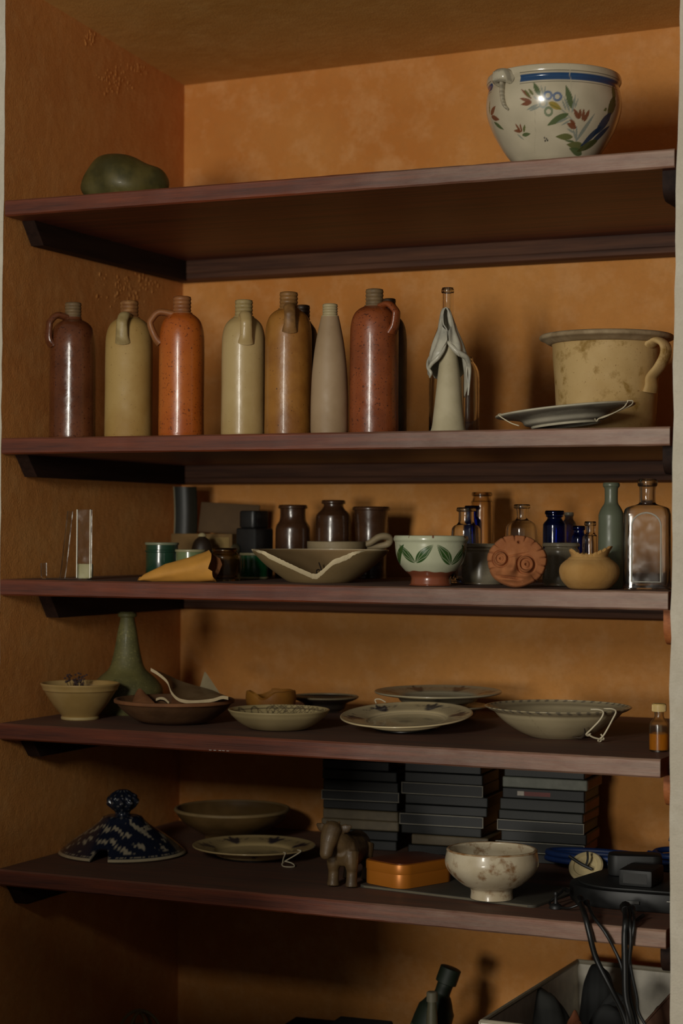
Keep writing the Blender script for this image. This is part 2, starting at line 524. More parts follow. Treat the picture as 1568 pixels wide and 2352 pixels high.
for i, (lab, z, h, lf, re_, rm, rf) in enumerate(shelf_spec):
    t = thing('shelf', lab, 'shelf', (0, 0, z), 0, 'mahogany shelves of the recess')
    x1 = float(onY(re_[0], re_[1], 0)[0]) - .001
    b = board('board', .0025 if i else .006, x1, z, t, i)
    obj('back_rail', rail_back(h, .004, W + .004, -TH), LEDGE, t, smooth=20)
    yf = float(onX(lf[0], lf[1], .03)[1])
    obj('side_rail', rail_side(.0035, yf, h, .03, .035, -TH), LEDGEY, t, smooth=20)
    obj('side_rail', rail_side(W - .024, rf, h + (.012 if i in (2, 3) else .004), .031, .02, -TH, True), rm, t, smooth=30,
        label='orange-brown rounded rail end' if rm is TAN else None)

# ================================================================ TOP SHELF
# green stone
def pebble(px, py, Y, hw, hh, z0):
    P = onY(px, py, Y); m = mpp(P)
    n = 72; V, Fc = lathe([(math.sin(t), -math.cos(t)) for t in np.linspace(0, math.pi, 40)], n)
    V = np.array(V)
    x, y, z = V.T
    k = 1 + .10 * np.sin(2.2 * x + .6) + .05 * np.sin(4 * y + 1) + .05 * np.cos(5 * x + 2 * z)
    xx = x * hw * m * k; yy = y * hw * m * .62 * k
    top = hh * m * 2
    zz = np.where(z > 0, z * top * .6 * (1 - .16 * x - .10 * np.exp(-((x - .55) / .22) ** 2) + .05 * np.exp(-((x - .85) / .2) ** 2)), z * top * .42)
    zz = np.maximum(zz, -top * .40)
    V = np.stack([xx, yy, zz + top * .40], 1)
    return (float(P[0]), Y, z0), (V, Fc)
gm = ceramic('green_stone', (62, 58, 26), (92, 82, 40), 16, .5, .05, bump=.4, bscale=30, stain=((108, 98, 52), 11, .6))
loc, g = pebble(280, 402, .15, 99, 60, S1)
o = obj('stone', move(g, (0, 0, 0), rotm('Z', YAW)), gm, loc=loc, smooth=80)
tag(o, 'smooth dark green rounded stone at the left end of the top shelf', 'stone')
# painted faience bowl
prof = [(74, None), (80, 388), (93, 374), (108, 356), (123, 333), (139, 304), (151, 272), (155, 245), (152, 220), (148.5, 208), (150, 203), (154, 194), (153, 184)]
loc, pr, m = spot(1271, .19, prof, S1)
bowl = thing('painted_bowl', 'big white glazed bowl painted with flowers and a blue rim band on the top shelf', 'bowl', loc)
glaze = ceramic('faience', (220, 212, 192), None, 14, .2, .35, attr=True, bump=.1, bscale=40)
g = lathe(shell(pr, .007, .012), 420, 9, .002, 3, rows=420)
bo = obj('body', g, glaze, bowl, smooth=60)
fa = facing(loc[0], loc[1])
BR = 155 * m
zrow = {}
def bowl_uv(px, py):
    """where a mark sits on the bowl: arc length (units of a photo dot) and height"""
    s = max(-.985, min(.985, (px - 1271) / 154.0)); a = math.asin(s)
    el = (S1 + .11 - CAM[2]) / (mpp(loc) * F_PX)
    yy = py + 152 * el * math.cos(a)
    return a * 154, (onY(1271, yy, .19)[2] - S1) / m
CREAM, BLUE, DBLUE, GREEN, OLIVE, RUST, GREY, DARK, YEL = [lin(c) for c in ((198, 186, 160), (44, 76, 116), (36, 54, 80), (82, 98, 58), (98, 102, 54), (122, 68, 42), (138, 142, 130), (74, 70, 62), (156, 134, 54))]
def paint_faience(x, y, z):
    r = np.hypot(x, y); a = np.arctan2(y, x) - fa; a = (a + np.pi) % (2 * np.pi) - np.pi
    u = a * 154; v = z / m
    c = np.tile(np.array(CREAM), (len(x), 1)) * (1 - .06 * (np.sin(u * .05) * np.sin(v * .07))[:, None])
    inside = (r < np.interp(z, [p[1] for p in pr], [p[0] for p in pr]) - .0045)
    def L(p, q, w, col, k=.95):
        nonlocal c; c = over(c, leafmask(u, v, bowl_uv(*p), bowl_uv(*q), w) * k, col)
    def St(ps, w, col, k=.9):
        nonlocal c; c = over(c, strokemask(u, v, [bowl_uv(*p) for p in ps], w) * k, col)
    # rim band: height constant all round, gap at the lug
    zb = np.array([bowl_uv(1271, 177)[1]])[0]
    gap = (a > -2.6) & (a < -.52) & (np.abs(a + .85) < .33)
    band = sstep(np.abs(v - zb) - 8, 1.2) * (~gap)
    c = over(c, band, np.array(BLUE) * 1)
    for dv in (-12.5, 12.5): c = over(c, sstep(np.abs(v - zb - dv) - .7, 1) * (~gap) * .9, DARK)
    # crack with the band rubbed off
    St([(1305, 150), (1309, 190), (1311, 240)], .9, np.array(CREAM) * .9, .9)
    St([(1228, 250), (1222, 300), (1205, 340)], .6, np.array(CREAM) * .72, .6)
    # left flower spray
    for p, q, w, col in [((1222, 228), (1198, 205), 3.4, RUST), ((1220, 226), (1206, 206), 3, OLIVE), ((1222, 234), (1195, 226), 4, RUST), ((1222, 236), (1197, 240), 4.5, RUST),
                         ((1241, 222), (1225, 190), 5.5, GREEN), ((1226, 220), (1215, 205), 3, OLIVE), ((1236, 240), (1208, 252), 3, GREY), ((1240, 244), (1214, 254), 2.4, GREY),
                         ((1247, 222), (1243, 198), 2, GREY), ((1251, 222), (1252, 200), 2, GREY), ((1235, 230), (1226, 222), 2.2, GREY)]: L(p, q, w, col)
    # berries
    for cx_, cy_, k in ((1258, 221, BLUE), (1279, 224, BLUE), (1259, 255, GREEN), (1247, 238, GREY)):
        c = over(c, ringmask(u, v, bowl_uv(cx_, cy_), 8, 2.6) * .9, np.array(k) * 1.15 + .05)
    L((1260, 236), (1290, 252), 7, YEL); St([(1262, 240), (1288, 251)], .8, OLIVE)
    St([(1290, 252), (1315, 272), (1330, 290)], 1.2, GREY)
    # right spray
    for p, q, w, col in [((1312, 250), (1297, 198), 7, GREEN), ((1314, 260), (1318, 220), 2.6, GREY), ((1309, 258), (1292, 222), 2.6, GREY), ((1300, 254), (1288, 228), 2.2, GREY), ((1319, 250), (1325, 228), 2, GREY),
                         ((1306, 260), (1254, 284), 7.5, GREEN), ((1308, 268), (1276, 280), 2.6, GREY), ((1312, 274), (1290, 284), 2, GREY),
                         ((1332, 272), (1317, 250), 5, RUST), ((1334, 272), (1332, 250), 4.5, RUST), ((1342, 276), (1340, 250), 4.5, RUST), ((1346, 278), (1353, 252), 5, RUST), ((1330, 290), (1304, 280), 6, RUST), ((1326, 284), (1310, 272), 4, RUST),
                         ((1328, 300), (1305, 290), 2.2, GREY), ((1338, 318), (1368, 260), 5, GREY), ((1338, 318), (1352, 285), 3, GREY), ((1338, 318), (1330, 285), 3, GREY), ((1334, 312), (1322, 290), 2.4, GREY),
                         ((1326, 308), (1276, 306), 6.5, OLIVE), ((1334, 318), (1304, 314), 2.4, GREEN), ((1366, 330), (1311, 322), 8, OLIVE), ((1372, 346), (1322, 330), 7, GREEN)]: L(p, q, w, col)
    # the small sprig, left flowers beneath the lug
    for p, q, w, col in [((1186, 296), (1166, 295), 3.4, RUST), ((1182, 296), (1176, 280), 3.2, RUST), ((1186, 297), (1187, 279), 3, RUST), ((1190, 298), (1199, 281), 3.2, OLIVE), ((1184, 304), (1208, 300), 4, GREEN), ((1172, 302), (1186, 314), 2, GREY),
                         ((1124, 262), (1128, 228), 3, OLIVE), ((1126, 262), (1140, 242), 6, RUST), ((1126, 266), (1142, 272), 6, RUST), ((1128, 278), (1144, 294), 5, GREEN)]: L(p, q, w, col)
    for q in ((1245, 308), (1250, 310), (1246, 314), (1253, 313)): c = over(c, ringmask(u, v, bowl_uv(*q), 1, 1.2), DARK)
    # figure painted on the right-hand side
    for p, q, w, col in [((1406, 200), (1404, 240), 9, OLIVE), ((1406, 225), (1398, 275), 14, np.array(OLIVE) * .6), ((1404, 262), (1380, 310), 13, DBLUE), ((1392, 290), (1355, 330), 8, DBLUE), ((1410, 290), (1372, 338), 8, DBLUE), ((1398, 320), (1350, 338), 9, np.array(OLIVE) * .6), ((1392, 252), (1386, 256), 4, OLIVE)]: L(p, q, w, col)
    c = np.where(inside[:, None], np.array(CREAM)[None, :] * .95, c)
    return c
paint(bo, paint_faience)
def lug(ang, parent):
    ca, sa = math.cos(ang), math.sin(ang); rx = 150 * m
    def P(r, s, z): return (ca * r - sa * s, sa * r + ca * s, z)
    zt = pr[-1][1]
    path = [P(rx * .97, -.016, zt - .016), P(rx * 1.09, -.012, zt - .012), P(rx * 1.12, 0, zt - .011), P(rx * 1.09, .012, zt - .012), P(rx * .97, .016, zt - .016)]
    a = sweep(smooth_path(path, 6), .0110, 14, (1.15, .75))
    tail = sweep(smooth_path([P(rx * 1.05, 0, zt - .022), P(rx * 1.055, .001, zt - .045), P(rx * 1.045, .005, zt - .064), P(rx * 1.01, .012, zt - .074)], 6), [.010, .0095, .008, .004], 12, (.45, 1))
    ribs = [sweep([P(rx * 1.12 + .006, q, zt - .020), P(rx * 1.13 + .004, q, zt - .004)], .0016, 6) for q in (-.008, -.003, .002, .007)]
    o = obj('handle', join(a, tail, *ribs), glaze, parent, smooth=50)
    paint(o, lambda x, y, z: np.tile(np.array(lin((188, 178, 154))), (len(x), 1)) * (.62 + .4 * (np.sin(z * 1000) > -.1))[:, None])
lug(fa - math.radians(47), bowl)
lug(fa - math.radians(47) + math.pi, bowl)

# ================================================================ SECOND SHELF: stoneware
def stoneware(px, Y, prof, mat, neckmat, label, handle=None, hmat=None, seed=0, ring=None):
    loc, pr, m = spot(px, Y, prof, S2)
    t = thing('stoneware_jug' if handle else 'stoneware_bottle', label, 'jug' if handle else 'bottle', loc, 0, 'stoneware bottles on the second shelf')
    pr = sorted(pr, key=lambda p: p[1])
    top = pr[-1]; neck_z = ring
    body = [(0, 0), (pr[0][0] - .004, 0), (pr[0][0], .004)] + pr[1:]
    zi = [i for i, p in enumerate(body) if p[1] < body[-1][1] - .034]
    kb = zi[-1]
    # body up to the neck, neck with mouth its own part
    bp = body[:kb + 1] + [(body[kb + 1][0], body[kb + 1][1])]
    obj('body', lathe(bp, 72, 5, .006, seed), mat, t, smooth=60)
    r0, z0 = bp[-1]; rt, zt = top
    nk = [(r0, z0 - .001), (r0 * .97, z0 + .002)]
    n = 4
    for k in range(n):
        za = z0 + .003 + (zt - z0 - .004) * k / n; dz = (zt - z0 - .004) / n
        nk += [(rt * .93, za), (rt * 1.0, za + dz * .35), (rt * 1.0, za + dz * .65), (rt * .93, za + dz * .98)]
    nk += [(rt * .98, zt - .001), (rt * .9, zt), (rt * .62, zt - .001), (rt * .58, zt - .02), (0, zt - .02)]
    obj('neck', lathe(nk, 48, 2, .004, seed), neckmat, t, smooth=50)
    if handle:
        dphi, size, zlow, wd = handle
        ang = facing(loc[0], loc[1]) + math.radians(dphi)
        ca, sa = math.cos(ang), math.sin(ang)
        def rad(z): return float(np.interp(z, [p[1] for p in bp], [p[0] for p in bp]))
        zh = z0 - .001; zl = zlow * m
        zl = z0 - zl
        rs_ = rad(z0 - .012)
        pts = [(rad(z0) * .8, zh), (rad(z0) + size * .75, zh + .003), (rs_ + size * .75, zh - .010), (rs_ + size * .85, zh * .6 + zl * .4), (rad(zl) + size * .25, zl + .008), (rad(zl) * .95, zl - .004)]
        path = smooth_path([(ca * r, sa * r, z) for r, z in pts], 7)
        g = sweep(path, [wd, wd * .95, wd * .9, wd * .9, wd, wd * 1.25], 14, (.62, 1.0), up=(ca * .3, sa * .3, 1))
        obj('handle', g, hmat or mat, t, smooth=60)
    return t
def jugprof(hwn, top, hwb, base=None, tall=0):
    """neck half width, top row, body half width"""
    return [(hwb, None), (hwb * 1.005, top + 300), (hwb * 1.0, top + 240), (hwb * 1.0, top + 160), (hwb * .995, top + 110), (hwb * .98, top + 88), (hwb * .93, top + 71), (hwb * .82, top + 56), (hwb * .65, top + 46), (hwn * 1.15, top + 39), (hwn, top + 33), (hwn, top)]
sw_brown = ceramic('brown_salt_glaze', (90, 48, 26), (108, 60, 34), 18, .24, .3, speck=(60, 28, 18), bump=.35, bscale=60)
sw_olive = ceramic('olive_buff_stoneware', (176, 144, 84), (160, 124, 62), 9, .62, 0, speck=(128, 98, 52), bump=.2, speckamt=.68)
sw_orange = ceramic('orange_salt_glaze', (184, 98, 34), (168, 82, 26), 10, .3, .25, speck=(110, 54, 24), bump=.15)
sw_cream = ceramic('cream_stoneware', (186, 160, 110), (172, 144, 92), 9, .36, .15, speck=(104, 78, 44), bump=.25, speckamt=.72)
sw_ochre = ceramic('ochre_stoneware', (160, 108, 44), (134, 84, 32), 13, .4, .12, speck=(88, 54, 22), bump=.5, bscale=55, speckamt=.68)
sw_grey = ceramic('pale_grey_stoneware', (164, 138, 106), (150, 124, 92), 12, .55, 0, speck=(118, 96, 68), bump=.1, speckamt=.72)
sw_red = ceramic('red_brown_salt_glaze', (142, 72, 34), (118, 58, 27), 14, .34, .2, speck=(70, 34, 20), bump=.5, bscale=45, stain=((172, 132, 92), 22, .70))
sw_dark = ceramic('dark_brown_stoneware', (56, 42, 30), (70, 52, 36), 20, .45, .1, speck=(34, 24, 16))
nk_dark = ceramic('worn_neck_brown', (104, 84, 58), (122, 98, 66), 60, .6)
nk_rust = ceramic('rusty_neck', (158, 112, 62), (124, 80, 42), 70, .6)
nk_orange = ceramic('orange_neck', (150, 96, 54), (130, 78, 42), 50, .5)
nk_cream = ceramic('cream_neck', (170, 148, 100), (150, 128, 82), 50, .5)
nk_ochre = ceramic('ochre_neck', (140, 100, 54), (112, 78, 40), 50, .5)
stoneware(167, .085, jugprof(19, 696, 53), sw_brown, nk_dark, 'dark brown glossy stoneware jug, leftmost on the second shelf', (-68, .024, 62, .0115), seed=1)
stoneware(296, .085, jugprof(21, 692, 54.5), sw_olive, nk_rust, 'matt olive-buff stoneware jug with rusty neck, handle towards the front', (-16, .018, 56, .0125), nk_cream, seed=2)
stoneware(417, .085, jugprof(21, 682, 52), sw_orange, nk_orange, 'bright orange stoneware jug with its handle pointing left', (-88, .032, 64, .0115), nk_orange, seed=3)
stoneware(559, .08, jugprof(20.5, 690, 50.5), sw_cream, nk_cream, 'cream speckled stoneware jug with a short front handle, right of the orange jug', (6, .018, 58, .0125), seed=4)
stoneware(662, .085, jugprof(21, 672, 54), sw_ochre, nk_ochre, 'ochre yellow stoneware jug standing close beside the cream jug', (3, .017, 50, .0120), nk_ochre, seed=5)
stoneware(694, .215, jugprof(17, 702, 38), sw_dark, sw_dark, 'dark stoneware bottle almost hidden behind the ochre jug', seed=6)
stoneware(757, .07, [(43, None), (43.5, 960), (43, 910), (40, 850), (33, 790), (25, 748), (20.5, 728), (19.5, 722), (18.5, 718), (17.5, 699)], sw_grey, ceramic('pale_neck', (176, 160, 122), (166, 150, 112), 30, .5), 'slender pale grey stoneware bottle with sloping shoulders and a collared mouth', seed=7)
stoneware(859, .09, jugprof(20.5, 665, 56), sw_red, nk_dark, 'red-brown scratched stoneware jug with its handle at the right', (48, .022, 58, .0105), sw_red, seed=8)
stoneware(893, .215, jugprof(15, 687, 41), sw_dark, sw_dark, 'dark stoneware bottle half hidden behind the red-brown jug', seed=9)

# clear bottles and the hooded figure
clear = glass('clear_old_glass', (250, 252, 249), .03)
hazy = glass('hazy_clear_glass', (243, 243, 236), .14)
def bottle(px, Y, prof, mat, z0, label, cat='bottle', th=.0032, name='glass_bottle', seg=48, sub=4, square=None, group=None, parts=True):
    loc, pr, m = spot(px, Y, prof, z0)
    pr = sorted(pr, key=lambda p: p[1])
    outer = [(pr[0][0] * .9, 0), (pr[0][0], .003)] + pr[1:]
    full = shell(outer, th, .006)
    t = thing(name, label, cat, loc, 0, group)
    # the lip is a separate ring of glass
    obj('body', lathe(full, seg, sub, .003, int(px), square), mat, t, smooth=50)
    if parts:
        r, z = pr[-1]
        lip = [(r * 1.005, z - .007), (r * 1.12, z - .0055), (r * 1.13, z - .002), (r * 1.05, z + .0008), (r * 1.005, z + .0002)]
        obj('lip', lathe(lip + [lip[0]], seg, 2), mat, t, smooth=50)
    return t
bottle(1027, .20, [(42, None), (42, 970), (42, 850), (39, 800), (24, 755), (15, 735), (13, 715), (13, 665)], clear, S2, 'tall clear glass bottle behind the hooded figure')
bottle(1068, .27, [(33, None), (33, 960), (33, 870), (28, 845), (18, 830), (16, 822)], clear, S2, 'faint clear glass jar to the right behind the hooded figure', 'jar', name='glass_jar')
fig_m = ceramic('bisque_figure', (186, 174, 142), (172, 160, 128), 20, .7, 0, bump=.15)
cape_m = ceramic('grey_white_glazed_cape', (190, 184, 164), (160, 156, 142), 26, .4, .15, stain=((104, 108, 106), 18, .60))
loc, pr, m = spot(1030, .065, [(38, None), (37, 975), (30, 910), (24, 850), (19, 808), (15, 784), (10, 772), (0, 768)], S2)
fg = thing('hooded_figurine', 'white ceramic hooded figurine in a ruffled cape before the clear bottle', 'figurine', loc)
obj('robe', lathe([(0, 0)] + [pr[0]] + pr[1:], 64, 4, .006, 4), fig_m, fg, smooth=60)
fphi = facing(loc[0], loc[1])
zpx = lambda py: float(onY(1030, py, .065)[2] - S2)
def cape(i, j):
    # i around, j from crown to hem; a = 0 faces the viewer
    gap_rows = np.array([706, 712, 730, 752, 762, 784, 800, 830, 1000]); gaps = np.array([8, 26, 44, 30, 4, 4, 20, 38, 46])
    a0 = 2 + 356 * i
    a0 = a0 - 360 if a0 > 180 else a0
    # hem height by angle
    hem = float(np.interp(a0, [-180, -120, -95, -60, -30, 0, 25, 50, 78, 92, 110, 140, 180], [870, 866, 850, 866, 832, 822, 822, 832, 905, 912, 850, 868, 870]))
    py = 706 + (hem - 706) * j
    gp = float(np.interp(py, gap_rows, gaps))
    sgn = 1 if a0 >= 0 else -1
    a = sgn * (gp + (180 - gp) * (abs(a0) - 2) / 178)
    r = float(np.interp(py, [706, 709, 716, 740, 760, 790, 812, 830, 850, 880, 912], [2, 8, 12, 18, 23, 35, 42, 44, 45, 42, 42]))
    r += (1.8 * math.sin(math.radians(a) * 9 + py * .05) + 1.3 * math.sin(math.radians(a) * 5 + 1.3 + py * .09)) * min(1, j * 1.6)
    if a < -60: r *= 1 + .10 * j * math.sin(math.radians(-a - 60))
    th_ = fphi + math.radians(a)
    # the crown leans to the left of the robe's axis
    sh = -8 * m * max(0, (800 - py) / 95)
    lx, ly = _r[0] * sh, _r[1] * sh
    return (r * m * math.cos(th_) + lx, r * m * math.sin(th_) + ly, zpx(py))
obj('cape', solid(grid(cape, 140, 54), .0022), cape_m, fg, smooth=70)
def around(a, r, py, sh=0):
    th_ = fphi + math.radians(a); s = -8 * m * max(0, (800 - py) / 95)
    return (r * m * math.cos(th_) + _r[0] * s, r * m * math.sin(th_) + _r[1] * s, zpx(py))
obj('cape_fold', join(
    sweep(smooth_path([around(-8, 27, 784), around(10, 31, 797), around(34, 39, 813), around(62, 46, 824), around(84, 48, 846), around(88, 47, 880), around(88, 45, 908)], 7), [2.2 * m, 5.5 * m, 7 * m, 6.5 * m, 4.5 * m, 3 * m, 1.5 * m], 10),
    sweep(smooth_path([around(-8, 27, 784), around(-22, 33, 806), around(-38, 40, 824), around(-58, 46, 838), around(-78, 48, 852)], 6), [2 * m, 4.5 * m, 5.5 * m, 4.5 * m, 2.5 * m], 10),
    sweep(smooth_path([around(-34, 13, 722), around(-30, 16, 745), around(-6, 20, 758), around(4, 22, 778)], 6), [1.2 * m, 1.6 * m, 2 * m, 2 * m], 8),
    sweep(smooth_path([around(-100, 42, 812), around(-86, 48, 830), around(-72, 50, 846), around(-60, 47, 858), around(-70, 46, 868)], 6), [1.5 * m, 3 * m, 4 * m, 4 * m, 2 * m], 8)), cape_m, fg, smooth=70)
obj('hood_rim', sweep(smooth_path([around(-40, 15, 752), around(-38, 13.5, 732), around(-28, 11, 715), around(0, 9, 708), around(28, 11, 713), around(40, 14, 732), around(30, 17, 752)], 6), 1.5 * m, 8), cape_m, fg, smooth=70)

# big ochre pot
potm = ceramic('buff_earthenware', (202, 170, 114), (186, 152, 94), 9, .7, 0, speck=(150, 116, 64), bump=.45, bscale=50, stain=((150, 116, 52), 24, .56), speckamt=.68)
rimm = ceramic('greyed_rim_earthenware', (176, 154, 120), (142, 120, 88), 22, .75, 0, bump=.4)
loc, pr, m = spot(1392, .37, [(113, None), (113, 975), (115, 930), (118, 880), (122, 830), (123, 800), (125, 790)], S2)
t = thing('handled_pot', 'wide buff earthenware pot with a flanged rim and one handle at the shelf end', 'pot', loc)
bodyp = [(0, 0), (pr[0][0] - .004, 0), (pr[0][0], .005)] + pr[1:]
rb, zb = pr[-1]
inner = [(rb - .009, zb), (pr[3][0] - .009, pr[3][1]), (pr[1][0] - .01, .02), (0, .014)]
obj('body', lathe(bodyp + inner, 96, 4, .005, 11), potm, t, smooth=60)
ro = 153 * m
zr = float(onY(1392, 776, .37)[2] - S2)
rim = [(rb - .008, zb - .002), (rb + .004, zb - .002), (ro - .008, zr - .007), (ro - .001, zr - .004), (ro, zr + .001), (ro - .005, zr + .005), (rb + .005, zr + .005), (rb - .008, zr + .001), (rb - .008, zb - .002)]
obj('rim', lathe(rim, 96, 3, .006, 12), rimm, t, smooth=60)
ang = facing(loc[0], loc[1]) + math.radians(54)
ca, sa = math.cos(ang), math.sin(ang)
def PP(r, s, py): return (ca * r - sa * s, sa * r + ca * s, float(onY(1392, py, .37)[2] - S2))
R_ = 122 * m
path = smooth_path([PP(R_ * .97, 0, 800), PP(R_ * 1.12, 0, 790), PP(R_ * 1.30, 0, 800), PP(R_ * 1.33, 0, 822), PP(R_ * 1.20, 0, 850), PP(R_ * 1.03, 0, 872), PP(R_ * 1.02, 0, 892), PP(R_ * .99, 0, 906)], 7)
obj('handle', join(sweep(path, [.014, .0125, .012, .012, .0125, .013, .0145, .016], 14, (.55, 1.4), up=(ca, sa, .6)),
                   *[sweep(path + np.array([-sa * q, ca * q, 0]) + np.array([ca, sa, 0]) * .0045, .0018, 6) for q in (-.008, 0, .008)]), potm, t, smooth=60)
# tilted plate with a wire hanger
def dish(name, px, py, Y, hw, z0, rise, label, mat, paint_fn=None, tilt=(0, 0), well=.62, cat='plate', foot=.5, seg=200, lipth=.0035, rimw=None):
    """plate: foot ring, well and broad rim; rise = rim height over the foot"""
    P = onY(px, py, Y); m = mpp(P); R = hw * m
    t = thing(name, label, cat, (float(P[0]), Y, z0))
    o = [(R * foot * .9, 0), (R * foot, .001), (R * foot, .003), (R * well, rise * .28), (R * (well + .06), rise * .62), (R * .9, rise * .86), (R, rise)]
    i = [(R * .995, rise + lipth), (R * .9, rise * .86 + lipth), (R * (well + .05), rise * .62 + lipth), (R * (well - .03), rise * .3 + lipth), (R * .4, rise * .22 + lipth), (0, rise * .2 + lipth)]
    ob = obj('body', lathe([(0, .003), (R * foot * .86, .003)] + o + i, seg, 7), mat, t, smooth=60)
    if paint_fn: paint(ob, lambda x, y, z: paint_fn(x / R, y / R, z / rise, facing(P[0], Y)))
    t.rotation_euler = (tilt[0], tilt[1], 0)
    return t, R, m
grey_under = ceramic('grey_glazed_earthenware', (168, 160, 142), (146, 140, 124), 16, .3, .3, bump=.1)
grey_lip = plain('pale_plate_lip', (196, 188, 164), .35)
t, R, m = dish('plate', 1301, 962, .128, 159, S2 + .012, .026, 'grey glazed plate with a wire hanger tilted against the buff pot', grey_under, None, (math.radians(1.5), math.radians(-5.5)), .6)
wirem = plain('white_coated_wire', (206, 194, 164), .45, 0, .05)
def wire(parent, pts, r=.0011, sub=6, name='wire_hanger', mat=None):
    return obj(name, sweep(smooth_path(pts, sub), r, 8), mat or wirem, parent, smooth=80)
obj('lip', lathe([(R - .002, .0262), (R + .0012, .0272), (R + .0012, .0292), (R - .0012, .0302), (R - .003, .0292), (R - .002, .0262)], 160, 2), grey_lip, t)
obj('foot_ring', lathe([(R * .45, .001), (R * .5, .0), (R * .515, .004), (R * .5, .006)], 120, 2), grey_lip, t)
fa_ = facing(1.1, .135)
def pl(R, a, rr, z): return (R * rr * math.cos(fa_ + a), R * rr * math.sin(fa_ + a), z)
wire(t, [pl(R, 1.25, .93, .032), pl(R, 1.22, 1.02, .030), pl(R, 1.15, 1.0, .022), pl(R, .95, .86, .012), pl(R, .70, .72, .004), pl(R, .66, .68, -.001), pl(R, .60, .70, .003)])
wire(t, [pl(R, 1.05, 1.02, .030), pl(R, 1.0, .95, .018), pl(R, .78, .80, .006), pl(R, .66, .74, .003)])
wire(t, [pl(R, -1.25, .97, .031), pl(R, -1.20, 1.02, .028), pl(R, -1.0, .95, .012), pl(R, -.85, .9, .004)])

# ================================================================ MIDDLE SHELF
acr = glass('clear_acrylic', (250, 251, 246), .02)
frost = plain('frosted_cream_block', (214, 202, 150), .4, 0, .06)
P0 = onY(155, 1333, .075); m3 = mpp(P0)
t = thing('acrylic_stand', 'clear acrylic display stand with a pale block at its foot, at the shelf end', 'stand', (float(P0[0]), .075, S3), math.radians(16))
def strip(px_pts, th=.0026, w=.032):
    pts = [((x - 155) * m3 / math.cos(math.radians(10)), (1333 - y) * m3) for x, y in px_pts]
    V, Fc = [], []
    n = len(pts)
    for k, (x, z) in enumerate(pts):
        a = np.array(pts[max(k - 1, 0)]); b = np.array(pts[min(k + 1, n - 1)]); d = (b - a) / np.linalg.norm(b - a)
        nx, nz = -d[1] * th / 2, d[0] * th / 2
        for s in (-1, 1):
            V += [(x + nx * s, -w / 2, max(z + nz * s, 0)), (x + nx * s, w / 2, max(z + nz * s, 0))]
    for k in range(n - 1):
        a = 4 * k; b = a + 4
        for i, j in ((0, 1), (1, 3), (3, 2), (2, 0)): Fc.append((a + i, a + j, b + j, b + i))
    Fc += [(0, 2, 3, 1), (4 * n - 4, 4 * n - 3, 4 * n - 1, 4 * n - 2)]
    return V, Fc
obj('base', strip([(99, 1296), (99.5, 1326), (103, 1331.5), (150, 1331.5), (206, 1331.5)]), acr, t, smooth=20)
obj('prop', strip([(143, 1330), (147, 1300), (160, 1176)], .0024), acr, t, smooth=20)
obj('upright', box(33 * m3, .010, 158 * m3, .0008, 1, (41 * m3, -.006, .0026)), acr, t, smooth=20)
edgem = plain('acrylic_edge_glint', (206, 200, 176), .3, 0, .03)  # pale strips paint the bright light lines along the acrylic edges
for q_ in (25.5, 56.5): obj('edge_glint', box(.0016, .0016, 156 * m3, 0, 1, (q_ * m3, -.0118, .0036)), edgem, t, smooth=0)
obj('foot_block', box(36 * m3, .016, 33 * m3, .002, 2, (38 * m3, .0085, .0026)), frost, t, smooth=30)

# back of the shelf on the left: a carton with its lid up, a dark curved panel, a black case, enamel tins
card = plain('old_cardboard', (112, 84, 44), .85, 0, .2, 20, .1); card2 = plain('brown_cardboard_flap', (84, 62, 36), .85, 0, .15, 20, .1)
P0 = onY(470, 1262, .52); mc = mpp(P0)
t = thing('carton', 'old cardboard carton with its brown lid raised, back left of the middle shelf', 'box', (float(P0[0]), .56, S3), .05)
hb = float(onY(470, 1226, .5)[2] - S3)
obj('body', join(box(150 * mc, .004, hb, .001, 1, (0, -.06, 0)), box(150 * mc, .004, hb, .001, 1, (0, .06, 0)), box(.004, .124, hb, .001, 1, (-75 * mc, 0, 0)), box(.004, .124, hb, .001, 1, (75 * mc, 0, 0)), box(150 * mc, .124, .004, 0, 1)), card, t, smooth=20)
obj('lid', move(box(152 * mc, .004, 72 * mc, .001, 1), (4 * mc, .064, hb), rotm('X', math.radians(-8)) @ rotm('Y', math.radians(3))), card2, t, smooth=20)
obj('label', box(66 * mc, .0012, hb * .8, 0, 1, (38 * mc, -.0628, hb * .12)), plain('yellowed_paper_label', (128, 104, 56), .8), t, smooth=0)
dk = plain('dark_painted_panel', (34, 34, 26), .45)
P0 = onY(405, 1180, .60); mc = mpp(P0)
t = thing('curved_panel', 'dark curved panel with a pale edge standing in the back corner', 'panel', (float(P0[0]), .62, S3), .1)
zh = float(onY(405, 1117, .6)[2] - S3)
def cpan(i, j): return ((i - .5) * 56 * mc + 10 * mc * math.sin(j * 2.4), .02 * math.cos((i - .5) * 2.2), zh * j)
obj('sheet', solid(grid(cpan, 14, 14), .004), dk, t, smooth=50)
obj('edge_strip', sweep([cpan(0, j) for j in np.linspace(.0, 1, 14)], .0022, 8), plain('pale_edge_strip', (120, 110, 78), .5), t, smooth=60)
P0 = onY(578, 1262, .48); mc = mpp(P0)
blk = plain('black_leatherette', (26, 26, 25), .42, 0, .2, 60, .2)
t = thing('black_case', 'black upright camera-like case at the back beside the carton', 'case', (float(P0[0]), .49, S3), -.12)
zh = float(onY(578, 1173, .48)[2] - S3)
obj('body', move(box(56 * mc, .07, zh * .74, .006, 3), (2 * mc, 0, 0)), blk, t)
obj('top_cover', prism(round_rect(46 * mc, .06, .01), zh * .74, zh, .005), blk, t)
